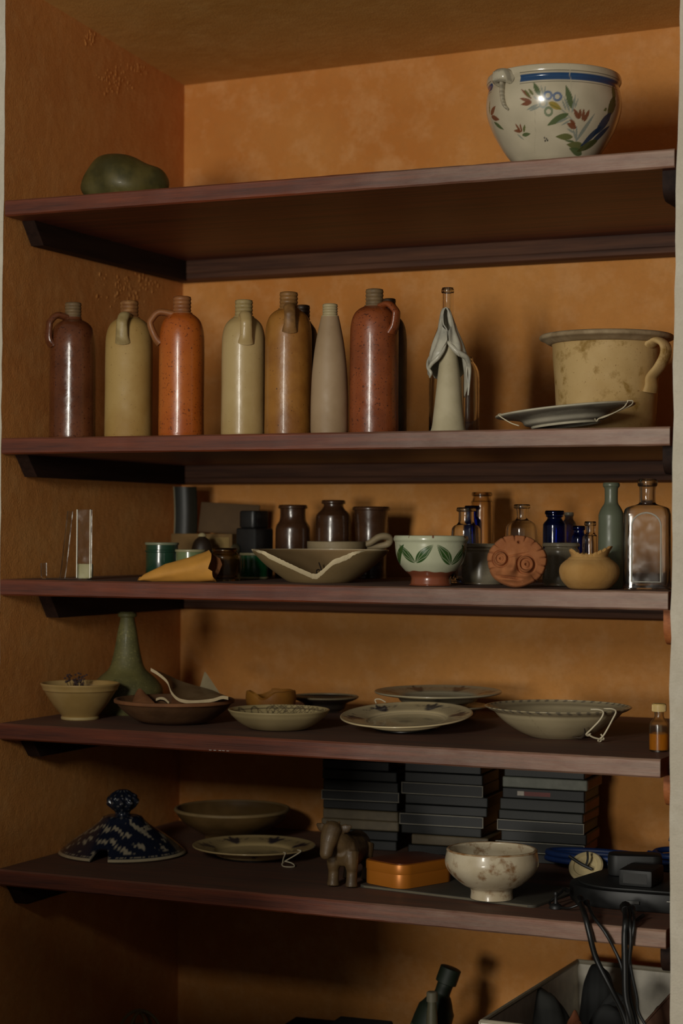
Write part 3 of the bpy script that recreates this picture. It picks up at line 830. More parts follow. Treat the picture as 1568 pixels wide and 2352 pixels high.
obj('front_ring', move(lathe([(0, 0), (.011, 0), (.012, .002), (.010, .005), (.007, .004), (0, .003)], 28), (-24 * mc, -.037, zh * .42), rotm('X', math.radians(90))), plain('worn_metal_ring', (120, 110, 84), .3, .8), t)
P0 = onY(459, 1238, .42)
t = thing('dark_knob', 'small dark lump with a pale button in front of the carton', 'knob', (float(P0[0]), .43, S3))
zz = float(onY(459, 1232, .42)[2] - S3)
obj('body', lathe([(0, 0), (.020, 0), (.022, .006), (.024, zz * .55), (.019, zz * .85), (.008, zz * .98), (0, zz)], 28, 3), plain('dark_turned_wood', (44, 32, 22), .5), t)
obj('button', lathe([(0, zz - .002), (.0085, zz), (.0085, zz + .003), (.005, zz + .007), (0, zz + .008)], 20, 2), plain('pale_bone_button', (170, 156, 116), .5), t)
def enamel(px, Y, hw, top, label, c, rimc, z0=S3, cat='tin', name='enamel_tin', band=False, gloss=.22):
    loc, pr, m = spot(px, Y, [(hw, None), (hw, top + 4), (hw, top)], z0)
    h = pr[-1][1]; r = pr[0][0]
    t = thing(name, label, cat, loc, 0)
    e = ceramic(name + '_glaze', c, tuple(int(v * .85) for v in c), 14, gloss, .5, bump=.05)
    obj('body', lathe([(0, 0), (r * .96, 0), (r, .003), (r, h * .5), (r, h - .004), (r - .0015, h - .004), (r - .0015, .004), (0, .004)], 56, 1), e, t, smooth=40)
    obj('rim', lathe([(r - .002, h - .005), (r + .0012, h - .005), (r + .002, h - .002), (r + .001, h), (r - .002, h - .001), (r - .002, h - .005)], 56, 2), plain(name + '_rim', rimc, .35), t)
    obj('foot_band', lathe([(r * .9, .0005), (r * .99, .0005), (r + .0011, .002), (r + .0011, .005), (r * .99, .0055)], 56), plain(name + '_foot', rimc, .4), t)
    if band: obj('raised_band', lathe([(r, h * .72), (r + .002, h * .74), (r + .002, h * .78), (r, h * .8)], 56), e, t)
    return t
enamel(372, .30, 37, 1246, 'dark green enamel tin with a pale rim behind the paper bag', (34, 66, 48), (128, 134, 108), band=True)
enamel(438, .22, 34, 1262, 'pale green tin with a cream rim directly behind the paper bag', (110, 124, 84), (150, 144, 108))
enamel(584, .33, 32, 1270, 'small bright green enamel mug without handle beside the broken bowl', (20, 92, 50), (150, 142, 106), name='enamel_mug', cat='mug')
amber_dim = glass('dim_amber_glass', (222, 196, 140), .12)
bottle(516, .175, [(36, None), (36, 1290), (35, 1276), (27, 1268), (26, 1260)], amber_dim, S3, 'dim amber squat glass jar between the paper bag and the green mug', 'jar', name='glass_jar')

# paper bag lying on its side, mouth to the right
paper = plain('ochre_kraft_paper', (196, 138, 54), .75, 0, .12, 24, .25)
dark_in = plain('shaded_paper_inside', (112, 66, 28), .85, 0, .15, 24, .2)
P0 = onY(410, 1335, .06); mb = mpp(P0)
t = thing('paper_bag', 'crumpled ochre paper bag lying on its side with open mouth', 'bag', (float(P0[0]), .062, S3), 0)
rows = [(-92, .5, 1, 9), (-88, 3, 6, 8), (-80, 7, 11, 7), (-60, 13, 18, 0), (-30, 20, 24, 0), (10, 25, 28, 0), (45, 30, 30, 0), (66, 34, 33, 0), (72, 36, 34, 0)]
V, Fc = [], []
NS = 40
for k, (dx, hh, dd, lift) in enumerate(rows):
    for q in range(NS):
        a = 2 * math.pi * q / NS
        cr = 1 + .05 * math.sin(5 * a + k) + .03 * math.sin(9 * a + 2.2 * k)
        sy, sz = math.cos(a), math.sin(a)
        # a bag is sharper on its side seams
        y = dd * mb * sy * abs(sy) ** .05 * cr; z = hh * mb * (1 + sz * cr)
        xx = dx + (4 * math.sin(3 * a + .5) + (10 if k > 6 else 0) * (sz < -.2) * 1.0 if k > 5 else 0)
        V.append((xx * mb * _r[0] + y * _f[0], xx * mb * _r[1] + y * _f[1], max(z + lift * mb * .3, .0004)))
for k in range(len(rows) - 1):
    for q in range(NS):
        j = (q + 1) % NS; Fc.append((k * NS + q, (k + 1) * NS + q, (k + 1) * NS + j, k * NS + j))
obj('sleeve', solid((V, Fc), .0008), paper, t, smooth=50)
# inner gusset: folded-in flap seen in the mouth
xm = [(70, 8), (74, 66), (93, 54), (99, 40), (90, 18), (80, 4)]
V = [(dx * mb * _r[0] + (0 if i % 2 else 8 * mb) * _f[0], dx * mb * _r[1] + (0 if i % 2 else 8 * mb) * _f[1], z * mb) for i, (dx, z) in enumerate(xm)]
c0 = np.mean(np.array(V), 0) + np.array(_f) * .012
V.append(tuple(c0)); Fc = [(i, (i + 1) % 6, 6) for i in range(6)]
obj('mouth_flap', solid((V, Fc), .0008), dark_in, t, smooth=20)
obj('tip_twist', sweep(smooth_path([(-88 * mb * _r[0], -88 * mb * _r[1], 10 * mb), (-92 * mb * _r[0], -92 * mb * _r[1], 7 * mb), (-95 * mb * _r[0], -95 * mb * _r[1], .001)], 5), [.003, .002, .0008], 8, (.4, 1)), paper, t)

# three brown jars at the back
br = ceramic('brown_glazed_jar', (74, 48, 30), (58, 36, 22), 16, .25, .4, bump=.2)
def jar(px, Y, prof, label, mat, z0=S3, cat='jar', th=.005, name='stoneware_jar'):
    loc, pr, m = spot(px, Y, prof, z0)
    pr = sorted(pr, key=lambda p: p[1])
    t = thing(name, label, cat, loc, 0, 'brown jars at the back of the middle shelf')
    obj('body', lathe(shell([(pr[0][0] * .92, 0), (pr[0][0], .004)] + pr[1:], th, .008), 56, 4, .008, int(px)), mat, t, smooth=60)
    r, z = pr[-1]
    obj('rim', lathe([(r - .006, z - .004), (r + .002, z - .006), (r + .0035, z - .002), (r + .001, z + .002), (r - .006, z + .001), (r - .006, z - .004)], 56, 3, .006), mat, t, smooth=60)
    return t
jar(672, .53, [(40, None), (40, 1300), (40, 1225), (38, 1208), (31, 1196), (29, 1180), (30, 1162)], 'brown wide-necked glazed jar, left of three at the back', br)
jar(765, .55, [(40, None), (41, 1290), (41, 1195), (37, 1180), (27, 1170), (23, 1162), (24, 1151)], 'taller brown jar with narrow mouth, middle of three at the back', br)
jar(852, .56, [(35, None), (35, 1300), (36, 1220), (38, 1190), (40, 1166)], 'brown flared jar, right of three at the back', br)

# stoneware pan with a looped handle behind the broken bowl
panm = ceramic('buff_stoneware_pan', (150, 132, 100), (134, 116, 84), 12, .6, 0, bump=.2)
loc, pr, m = spot(772, .385, [(40, None), (50, 1290), (62, 1268), (66, 1262), (67, 1246)], S3)
t = thing('handled_dish', 'shallow buff stoneware dish with a looped handle behind the broken bowl', 'dish', loc)
pr = sorted(pr, key=lambda p: p[1])
obj('body', lathe(shell([(pr[0][0] * .95, 0)] + pr, .006, .008), 72, 4, .006, 2), panm, t, smooth=50)
zt = pr[-1][1]; hx, hy = _r[0], _r[1]
pth = [(62, 0, -6), (78, -5, 0), (96, -8, 12), (112, -6, 15), (122, 0, 10), (119, 6, -2), (100, 8, -8), (80, 6, -10), (64, 2, -10)]
path = smooth_path([(dx * m * hx + dy * m * _f[0], dx * m * hy + dy * m * _f[1], zt + dz * m) for dx, dy, dz in pth], 6)
obj('handle', sweep(path, [.0075, .0085, .009, .009, .008, .007, .0065, .0065, .006], 12, (.8, 1)), panm, t, smooth=70)

# broken bowl: rim missing at the front, pale fresh break
def broken_vessel(outer, th, floor, hcut, mat, seg=240, rows=40, slope=.004):
    """closed shell whose height at each angle is hcut(angle); attribute Col carries the pale break"""
    o = smooth_path(outer, 6); oz = np.maximum.accumulate(o[:, 1]); orr = o[:, 0]
    V, C, Fc = [], [], []
    per = rows * 2 + 2
    for k in range(seg):
        a = 2 * math.pi * k / seg; h = hcut(a); ho = h - slope * min(1, max(0, (oz[-1] - h) / .006))
        for i in range(rows):
            z = ho * (i / (rows - 1)); r = float(np.interp(z, oz, orr)); V.append((r * math.cos(a), r * math.sin(a), z)); C.append(0 if i < rows - 1 else 1)
        for i in range(rows):
            z = floor + (h - floor) * (1 - i / (rows - 1)); r = max(float(np.interp(z, oz, orr)) - th, .004); V.append((r * math.cos(a), r * math.sin(a), z)); C.append(2 if i else 1)
        V.append((.003 * math.cos(a), .003 * math.sin(a), floor)); C.append(2)
        V.append((.003 * math.cos(a), .003 * math.sin(a), 0)); C.append(0)
    for k in range(seg):
        j = (k + 1) % seg
        for i in range(per):
            i2 = (i + 1) % per
            Fc.append((k * per + i, j * per + i, j * per + i2, k * per + i2))
    return (V, Fc), np.array(C)
loc, pr, m = spot(735, .185, [(72, None), (76, 1335), (100, 1318), (128, 1296), (150, 1274), (157, 1266), (158, 1262)], S3)
pr = sorted(pr, key=lambda p: p[1]); H = pr[-1][1]; fa = facing(loc[0], loc[1])
def px2h(py): return max(float(onY(735, py, .10)[2] - S3), .012)
nx = np.array([-158, -150, -135, -118, -95, -70, -48, -34, -22, -8, 6, 18, 36, 52, 62, 80, 110])
ny = np.array([1264, 1264, 1268, 1279, 1292, 1304, 1312, 1317, 1319, 1317, 1310, 1300, 1285, 1279, 1275, 1266, 1262])
na = np.arcsin(np.clip(nx / 160, -1, 1)); nh = np.array([px2h(y) for y in ny])
rs = np.random.default_rng(5); jag = rs.normal(0, .0006, 400)
def hcut(a):
    d = (a - fa + math.pi) % (2 * math.pi) - math.pi
    if -1.5 < d < .8: return min(H, float(np.interp(d, na, nh)) + jag[int((d + 2) * 60)] * (1 if d < .6 else 0))
    return H
t = thing('broken_bowl', 'broken buff bowl with a large piece missing from its front rim', 'bowl', loc)
g, C = broken_vessel(pr, .0075, .009, hcut, None, slope=.010)
bm_ = ceramic('buff_broken_bowl', (170, 144, 104), None, 12, .5, .1, attr=True, bump=.15)
ob = obj('body', g, bm_, t, smooth=60)
c1, c2, c3 = np.array(lin((150, 126, 86))), np.array(lin((214, 196, 158))), np.array(lin((142, 116, 80)))
def pb(x, y, z):
    d = (np.arctan2(y, x) - fa + np.pi) % (2 * np.pi) - np.pi
    c = np.where((C == 1)[:, None], c2, np.where((C == 2)[:, None], c3, c1))
    return c
paint(ob, pb)
tw = plain('dry_dark_stem', (40, 30, 20), .8)
t2 = thing('dry_stem', 'thin dark dry stem curled inside the broken bowl', 'stem', (loc[0] - .01, loc[1] + .01, S3 + .0085))
def stm(pts): return sweep(smooth_path([(a * m * hx + b * m * _f[0], a * m * hy + b * m * _f[1], c * m) for a, b, c in pts], 6), .0013, 6)
obj('strand', stm([(-55, -20, 8), (-52, -18, 14), (-44, -16, 16), (-34, -14, 11), (-22, -12, 8), (-4, 0, 8), (-2, 4, 17), (4, 8, 18), (8, 4, 12)]), tw, t2)
obj('strand', stm([(10, 50, 8), (7, 60, 20), (2, 70, 34)]), tw, t2)

# cup with green leaves
loc, pr, m = spot(989, .095, [(47, None), (47, 1340), (45, 1328), (48, 1321), (62, 1308), (74, 1292), (80, 1274), (82, 1256), (83, 1246), (86, 1240), (85, 1233)], S3)
pr = sorted(pr, key=lambda p: p[1])
t = thing('leaf_cup', 'white glazed cup with painted green leaves and a bare red clay foot', 'bowl', loc)
lg = ceramic('leaf_cup_glaze', (214, 214, 190), None, 14, .22, .4, attr=True, bump=.1)
ob = obj('body', lathe(shell(pr, .0065, .012), 360, 9, .003, 5, rows=300), lg, t, smooth=60)
fa = facing(loc[0], loc[1])
zof = lambda py: float(onY(989, py, .095)[2] - S3)
def paint_leafcup(x, y, z):
    a = (np.arctan2(y, x) - fa + np.pi) % (2 * np.pi) - np.pi
    u = a * 83; v = z / m; r = np.hypot(x, y)
    W_, RED, G, G2 = [np.array(lin(k)) for k in ((194, 196, 166), (134, 74, 50), (50, 84, 36), (40, 70, 30))]
    c = np.tile(W_, (len(x), 1))
    py0 = lambda p: zof(p) / m
    wob = 1.5 * np.sin(3 * a) + .8 * np.sin(11 * a)
    c = over(c, sstep(v - py0(1312) + wob, 1.5), RED)
    P = lambda q: (math.asin(max(-.99, min(.99, (q[0] - 989) / 84))) * 83, py0(q[1]))
    def one(p, q, w):
        nonlocal c
        p, q = P(p), P(q)
        c = over(c, leafmask(u, v, p, q, w), G * (1 + .25 * np.sin(u * .9 + v * 1.7))[:, None])
        for k in (-.45, .0, .45):
            nx_, ny_ = -(q[1] - p[1]), q[0] - p[0]; L_ = math.hypot(nx_, ny_)
            mid = ((p[0] + q[0]) / 2 + nx_ / L_ * w * k * 1.7, (p[1] + q[1]) / 2 + ny_ / L_ * w * k * 1.7)
            c = over(c, strokemask(u, v, [p, mid, q], .55, .8) * .75, W_ * .9)
    for off in (0, -2 * math.pi * 83 / 3, 2 * math.pi * 83 / 3):
        for p, q, w in [((951, 1292), (995, 1250), 11), ((949, 1292), (915, 1250), 10), ((1041, 1296), (1003, 1250), 12), ((1043, 1296), (1069, 1250), 10)]:
            if off == 0: one(p, q, w)
            else:
                p_, q_ = P(p), P(q); c = over(c, leafmask(u, v, (p_[0] + off, p_[1]), (q_[0] + off, q_[1]), w), G)
    n = np.sin(17 * a + 1) + np.sin(29 * a) + np.sin(7 * a)
    c = over(c, (sstep(py0(1236) - v, 2) * (n > 1.75)) * .9, np.array(lin((110, 52, 34))))
    return c
paint(ob, paint_leafcup)

# clay face
terra = ceramic('terracotta', (166, 104, 60), (146, 86, 46), 26, .85, 0, speck=(182, 122, 78), bump=.5, bscale=70, speckamt=.7)
P0 = onY(1186, 1292, .05); m = mpp(P0)
t = thing('clay_face', 'round terracotta face plaque with ring eyes and nicked edge, leaning upright', 'plaque', (float(P0[0]), .052, S3))
R = 69
def face_h(x, y):
    """relief in photo dots at x (right), y (up) from the centre"""
    h = 6 * (1 - (x * x + y * y) / (R * R)) ** .5 if x * x + y * y < R * R else 0
    for ex, ey, er in ((-38, 3, 12), (20, -10, 15)):
        d = math.hypot(x - ex, (y - ey) * .92)
        h += 3.6 * math.exp(-((d - er) / 2.6) ** 2) + 4.5 * math.exp(-(d / (er * .55)) ** 2) - 5.0 * math.exp(-(d / 2.8) ** 2) - 2.0 * math.exp(-((d - er - 5) / 2.0) ** 2)
    h += 9 * math.exp(-(((x + 14) / 13) ** 2 + ((y + 24) / 12) ** 2)) + 5 * math.exp(-(((x + 6) / 8) ** 2 + ((y + 6) / 18) ** 2))
    h += 6 * math.exp(-(((x - 20) / 15) ** 2 + ((y + 34) / 12) ** 2)) + 4 * math.exp(-(((x + 44) / 11) ** 2 + ((y + 22) / 11) ** 2))
    h -= 4 * math.exp(-((y + 41 + .12 * x) / 2.0) ** 2) * math.exp(-((x + 18) / 20) ** 2)
    h += 2.5 * math.exp(-((y + 47 + .1 * x) / 4) ** 2) * math.exp(-((x + 18) / 22) ** 2)
    h -= 5 * math.exp(-(((x - 4) / 2.5) ** 2 + ((y - 42) / 2.5) ** 2))
    h -= 2.2 * math.exp(-((y - 12 - .2 * x) / 2.2) ** 2) * math.exp(-((x - 0) / 22) ** 2)
    return h
NA, NR = 220, 70
cuts = [(math.radians(q), w) for q, w in ((95, 2.2), (72, 2), (50, 2.2), (28, 2.4), (8, 2), (-12, 2.2), (-32, 2), (-50, 2), (118, 2), (140, 2.4), (160, 2), (182, 2.4), (200, 2))]
V, Fc = [], []
for rr in range(NR):
    for k in range(NA):
        a = 2 * math.pi * k / NA; f_ = rr / (NR - 1)
        edge = R * (1 + .012 * math.sin(3 * a + 1) + .012 * math.sin(7 * a)); 
        for q, w in cuts:
            d = abs((a - q + math.pi) % (2 * math.pi) - math.pi) * R
            edge -= 2.0 * math.exp(-(d / (w * .7)) ** 2)
        x, y = edge * f_ * math.cos(a), edge * f_ * math.sin(a) * .885
        h = face_h(x, y) * (1 if f_ < 1 else .4)
        if f_ > .72:
            for q, w in cuts:
                d = abs((a - q + math.pi) % (2 * math.pi) - math.pi) * R * f_
                h -= 3.2 * math.exp(-(d / 1.7) ** 2) * (f_ - .72) / .28
        if f_ > .93: h -= 3 * ((f_ - .93) / .07) ** 2
        V.append((x * m, -h * m * 2.5, y * m))
for rr in range(NR - 1):
    for k in range(NA):
        j = (k + 1) % NA; Fc.append((rr * NA + k, rr * NA + j, (rr + 1) * NA + j, (rr + 1) * NA + k))
n = len(V)
for k in range(NA): V.append((V[(NR - 1) * NA + k][0] * .97, .014, V[(NR - 1) * NA + k][2] * .97))
for k in range(NA):
    j = (k + 1) % NA; Fc.append(((NR - 1) * NA + k, (NR - 1) * NA + j, n + j, n + k))
Fc.append(tuple(range(n + NA - 1, n - 1, -1)))
V = np.array(V) @ (rotm('X', math.radians(-7))).T
V = V @ rotm('Z', YAW * .85).T
V[:, 2] -= V[:, 2].min()
obj('disc', (V, Fc), terra, t, smooth=60)

# small broken-necked pot
sand = ceramic('sandy_clay', (184, 142, 82), (166, 122, 62), 12, .9, 0, speck=(150, 108, 56), bump=.6, bscale=80, speckamt=.7)
loc, pr, m = spot(1353, .065, [(42, None), (50, 1348), (64, 1332), (69, 1314), (66, 1299), (54, 1287), (44, 1281), (42, 1276), (48, 1264), (54, 1254)], S3)
pr = sorted(pr, key=lambda p: p[1]); H = pr[-1][1]; fa = facing(loc[0], loc[1])
zo = lambda py: float(onY(1353, py, .065)[2] - S3)
ca_ = np.array([-3.2, -2.4, -1.6, -1.2, -.75, -.3, .15, .5, .85, 1.2, 1.6, 2.4, 3.2]); ch_ = np.array([zo(p) for p in (1272, 1270, 1264, 1260, 1270, 1273, 1272, 1266, 1260, 1254, 1253, 1268, 1272)])
def hc2(a):
    d = (a - fa + math.pi) % (2 * math.pi) - math.pi
    return min(H, float(np.interp(d, ca_, ch_)) + .0008 * math.sin(23 * d) + .0005 * math.sin(51 * d))
g, C2 = broken_vessel(pr, .0055, .01, hc2, None, 160, 40)
t = thing('broken_pot', 'small round sandy clay pot with broken flared neck', 'pot', loc)
obj('body', g, sand, t, smooth=60)
z_a, z_b = zo(1285), zo(1279)
r_a = 44 * m
obj('shoulder_ridge', lathe([(r_a * 1.08, z_a - .003), (r_a * 1.15, z_a), (r_a * 1.02, z_b)], 60, 3, .01), sand, t)

# glassware on the right of the shelf
cobalt = glass('cobalt_blue_glass', (70, 104, 214), .04)
seagreen = glass('weathered_green_glass', (154, 162, 136), .3, smear=.2); seagreen.node_tree.nodes['Principled BSDF'].inputs['Transmission Weight'].default_value = .7
tinted = glass('brownish_clear_glass', (232, 222, 200), .08)
blue_gl = glass('bright_blue_glass', (60, 96, 230), .05)
smoke = glass('smoky_glass', (196, 184, 156), .22); smoke.node_tree.nodes['Principled BSDF'].inputs['Transmission Weight'].default_value = .6
G_ = 'glassware on the right of the middle shelf'
bottle(1070, .34, [(34, None), (34, 1300), (34, 1226), (30, 1210), (20, 1203), (18, 1190), (18, 1175), (20, 1167)], clear, S3, 'clear wide-necked bottle behind the leaf cup', group=G_)
bottle(1084, .45, [(22, None), (22, 1300), (22, 1210), (20, 1195), (15, 1188), (15, 1178), (16, 1163)], cobalt, S3, 'dark cobalt bottle half hidden behind the clear wide-necked bottle', group=G_)
bottle(1106, .60, [(26, None), (26, 1290), (26, 1165), (23, 1152), (21, 1144), (21, 1132)], tinted, S3, 'tall brownish clear glass jar at the back wall', 'jar', name='glass_jar', group=G_)
bottle(1198, .42, [(37, None), (37, 1290), (37, 1222), (33, 1206), (22, 1197), (14, 1192), (14, 1176), (17, 1160)], clear, S3, 'clear round-shouldered flask with narrow neck behind the clay face', 'flask', name='glass_flask', group=G_)
bottle(1273, .42, [(27, None), (27, 1290), (27, 1215), (25, 1202), (18, 1194), (17, 1188), (20, 1186), (20, 1174)], cobalt, S3, 'cobalt blue jar with thick rim, right of the clay face', 'jar', name='glass_jar', group=G_)
bottle(1306, .50, [(18, None), (18, 1290), (18, 1215), (15, 1200), (10, 1192), (10, 1178)], smoke, S3, 'slim smoky glass vial behind the cobalt jar', 'vial', name='glass_vial', group=G_)
bottle(1329, .34, [(17, None), (17, 1300), (17, 1240), (14, 1228), (12, 1222), (13, 1209)], blue_gl, S3, 'small bright blue glass bottle behind the broken pot', group=G_)
bottle(1355, .27, [(18, None), (18, 1310), (18, 1240), (15, 1230), (11, 1224), (11, 1212), (12, 1199)], clear, S3, 'small clear glass vial beside the green bottle', 'vial', name='glass_vial', group=G_)
bottle(1403, .135, [(27, None), (29, 1330), (29, 1200), (28, 1180), (22, 1166), (16, 1156), (15, 1140), (15.5, 1122), (17, 1120), (17, 1110)], seagreen, S3, 'tall weathered sea-green glass bottle near the shelf end', group=G_)
bottle(1108, .26, [(46, None), (48, 1320), (48, 1275), (46, 1266), (42, 1262), (43, 1250)], smoke, S3, 'squat smoky jar with a ridged rim left of the clay face', 'jar', name='glass_jar', group=G_)
bottle(1288, .25, [(40, None), (42, 1320), (42, 1270), (40, 1262), (37, 1258), (38, 1248)], smoke, S3, 'squat smoky jar right of the clay face', 'jar', name='glass_jar', group=G_)
# flat-sided bottle with an arched panel
YB = .10
loc, pr, m = spot(1486, YB, [(54, None), (54, 1335), (54, 1200), (53, 1178), (46, 1166), (22, 1158), (19, 1150), (18.5, 1125), (20, 1112), (20, 1102)], S3)
pr = sorted(pr, key=lambda p: p[1])
zsh = float(onY(1486, 1158, YB)[2] - S3)
def sq(x, y, z):
    k = float(np.clip((zsh + .006 - z) / .012, 0, 1))
    r = math.hypot(x, y); a = math.atan2(y, x)
    c, s = math.cos(a), math.sin(a)
    p = 6.0
    f = (abs(c) ** p + abs(s) ** p) ** (-1 / p)
    fx, fy = f * c * r, f * s * r * .52
    return x + (fx - x) * k, y + (fy - y) * k
t = thing('flat_bottle', 'large clear flat-sided bottle with an arched panel at the shelf end', 'bottle', loc, YAW * .45, G_)
flat = glass('clear_medicine_glass', (247, 247, 243), .05, smear=.1)
outer = [(pr[0][0] * .94, 0), (pr[0][0], .004)] + pr[1:]
obj('body', lathe(shell(outer, .004, .008), 96, 4, 0, 0, sq), flat, t, smooth=50)
r, z = pr[-1]
obj('lip', lathe([(r, z - .012), (r * 1.12, z - .010), (r * 1.14, z - .003), (r * 1.05, z), (r * .94, z - .001), (r * .94, z - .010), (r, z - .012)], 48, 2), flat, t)
zp0, zp1 = float(onY(1486, 1336, YB)[2] - S3), float(onY(1486, 1178, YB)[2] - S3)
yp = -54 * m * .52 - .0006
pp = [(-33 * m, yp, zp0), (-33 * m, yp, zp1 - 30 * m)] + [(-33 * m * math.cos(q), yp, zp1 - 30 * m + 30 * m * math.sin(q)) for q in np.linspace(.25, math.pi - .25, 9)] + [(33 * m, yp, zp1 - 30 * m), (33 * m, yp, zp0), (-33 * m, yp, zp0)]
pan = NT('lit_edge_moulding'); pan.set(Base_Color=lin((226, 222, 208)), Transmission_Weight=.5, Roughness=.3, IOR=1.45)  # lit edges of the panel put into a paler, frosted glass
obj('panel_moulding', sweep(pp, .0014, 8), pan.m, t)

# ================================================================ FOURTH SHELF: bowls and plates
yel = ceramic('yellow_buff_bowl', (196, 164, 106), (178, 144, 84), 10, .42, .15, bump=.2, bscale=40)
brn = ceramic('brown_clay_bowl', (118, 82, 50), (92, 62, 36), 14, .7, 0, bump=.35)
def open_bowl(px, Y, prof, z0, label, mat, th=.005, name='bowl', cat='bowl', seg=120, sub=5, fn=None, floor=.008, tilt=(0, 0), wob=.005):
    loc, pr, m = spot(px, Y, prof, z0)
    pr = sorted(pr, key=lambda p: p[1])
    t = thing(name, label, cat, loc)
    ob = obj('body', lathe(shell([(pr[0][0] * .94, 0)] + pr, th, floor), seg, sub, wob, int(px)), mat, t, smooth=60)
    if fn: paint(ob, fn(pr, m, facing(loc[0], loc[1])))
    t.rotation_euler = (tilt[0], tilt[1], 0)
    return t, pr, m, loc
t, pr, m, loc = open_bowl(184, .145, [(42, None), (43, 1650), (41, 1645), (46, 1638), (62, 1618), (76, 1596), (82, 1586), (85, 1584), (87, 1578), (91, 1570)], S4, 'yellow-buff glazed bowl on a footring, leftmost on the fourth shelf', yel)
obj('foot_ring', lathe([(pr[0][0] * .8, 0), (pr[0][0] * 1.0, 0), (pr[0][0] * 1.04, .003), (pr[0][0] * 1.02, .006), (pr[0][0] * .9, .007)], 80, 2, .005), ceramic('pale_footring', (190, 166, 112), None, 10, .6), t)
spr = plain('dried_sprig', (58, 42, 36), .9)
fl = plain('dried_flower_head', (74, 56, 58), .9)
t = thing('dried_sprig', 'dried dark sprig of tiny flowers lying in the yellow-buff bowl', 'sprig', (loc[0] - .022, loc[1] + .01, S4 + .022))
gs, hs = [], []
rs = np.random.default_rng(3)
for k in range(12):
    a = rs.uniform(0, 6.28); e = np.array([math.cos(a) * rs.uniform(.01, .03), math.sin(a) * rs.uniform(.005, .02), rs.uniform(.046, .066)])
    gs.append(sweep(smooth_path([(0, 0, 0), e * .5 + np.array([.004, 0, .002]), e], 4), .0007, 5))
    for q in range(4):
        d = rs.normal(0, .0032, 3); hs.append(move(lathe([(0, -.002), (.0022, -.001), (.0026, .0008), (0, .002)], 7), e + d))
obj('stem', join(*gs), spr, t); obj('flower_heads', join(*hs), fl, t, kind='stuff')
# green vase
mossy = ceramic('mossy_green_glaze', (118, 112, 64), (90, 88, 52), 16, .6, .05, speck=(140, 132, 80), bump=.45, bscale=45, stain=((54, 60, 38), 20, .58))
loc, pr, m = spot(292, .30, [(60, None), (72, 1612), (82, 1592), (80, 1576), (64, 1556), (42, 1536), (33, 1510), (27, 1480), (22, 1450), (17, 1425), (15.5, 1414), (17, 1407)], S4)
pr = sorted(pr, key=lambda p: p[1])
t = thing('long_necked_vase', 'tall mossy green vase with a long neck behind the yellow-buff bowl', 'vase', loc)
obj('body', lathe(shell([(pr[0][0] * .94, 0)] + pr, .005, .01), 80, 5, .01, 8), mossy, t, smooth=60)
r, z = pr[-1]
obj('lip', lathe([(r - .002, z - .010), (r + .003, z - .009), (r + .0045, z - .004), (r + .002, z), (r - .003, z - .001), (r - .002, z - .010)], 48, 3, .01), mossy, t)
# brown bowl with sherds
t, pr, m, bl = open_bowl(400, .165, [(56, None), (66, 1664), (92, 1650), (118, 1630), (131, 1615), (136, 1607)], S4, 'shallow brown clay bowl holding broken sherds', brn, .007)
rb = ceramic('worn_orange_lip', (146, 96, 58), (126, 80, 46), 20, .75)
r, z = pr[-1]
obj('lip', lathe([(r - .006, z - .002), (r + .0006, z - .005), (r + .0018, z - .001), (r, z + .002), (r - .005, z + .002), (r - .006, z - .002)], 120, 3, .005, 400), rb, t)
sherd_top = ceramic('brown_glazed_sherd', (140, 112, 78), (120, 92, 60), 18, .5, .1)
sherd_edge = plain('pale_broken_edge', (206, 184, 144), .85)
def sherd(name_label, front, back, Yf, Yb, th=.005, mat=None, nx=40):
    """curved plate fragment: front broken edge and back edge given as rows of (column, row)"""
    A = smooth_path([onY(x, y, Yf) for x, y in front], 8); B = smooth_path([onY(x, y, Yb) for x, y in back], 8)
    def rs_(P): 
        s = np.r_[0, np.cumsum(np.linalg.norm(np.diff(P, axis=0), axis=1))]; s /= s[-1]
        return np.stack([np.interp(np.linspace(0, 1, nx), s, P[:, k]) for k in range(3)], 1)
    A, B = rs_(A), rs_(B); o = A.mean(0)
    rows = 8
    V = [tuple(A[i] + (B[i] - A[i]) * j / (rows - 1) - o) for j in range(rows) for i in range(nx)]
    top = []; n = len(V)
    N = np.array([0, 0, -1.0]) * th
    V2 = [tuple(np.array(v) + N) for v in V]
    Fc = [(j * nx + i, j * nx + i + 1, (j + 1) * nx + i + 1, (j + 1) * nx + i) for j in range(rows - 1) for i in range(nx - 1)]
    F2 = [tuple(reversed([q + n for q in f])) for f in Fc]
    t = thing('pottery_sherd', name_label, 'sherd', tuple(map(float, o)), 0)
    obj('face', (V + V2, Fc + F2), mat or sherd_top, t, smooth=50)
    bd = [i for i in range(nx)] + [j * nx + nx - 1 for j in range(1, rows)] + [(rows - 1) * nx + i for i in range(nx - 2, -1, -1)] + [j * nx for j in range(rows - 2, 0, -1)]
    VV = [V[i] for i in bd] + [V2[i] for i in bd]; k = len(bd)
    # the break stands proud by a hair, uneven
    FF = [(i, k + i, k + (i + 1) % k, (i + 1) % k) for i in range(k)]
    obj('broken_edge', (VV, FF), sherd_edge, t, smooth=40)
    return t
sherd('large curved plate sherd lying tilted across the brown bowl', [(346, 1534), (364, 1545), (384, 1563), (393, 1586), (408, 1602), (430, 1608), (460, 1608), (490, 1604), (510, 1598), (524, 1600)],
      [(352, 1537), (385, 1550), (410, 1562), (440, 1572), (470, 1580), (490, 1586), (502, 1592), (506, 1593)], .125, .215, .0065)
tri_m = ceramic('grey_buff_sherd', (150, 134, 100), (134, 116, 82), 20, .6)
sherd('pointed triangular sherd standing up behind the large curved sherd', [(456, 1588), (470, 1590), (490, 1592), (506, 1594)], [(469, 1544), (471, 1543.5), (472, 1544), (473, 1545)], .225, .24, .005, tri_m)
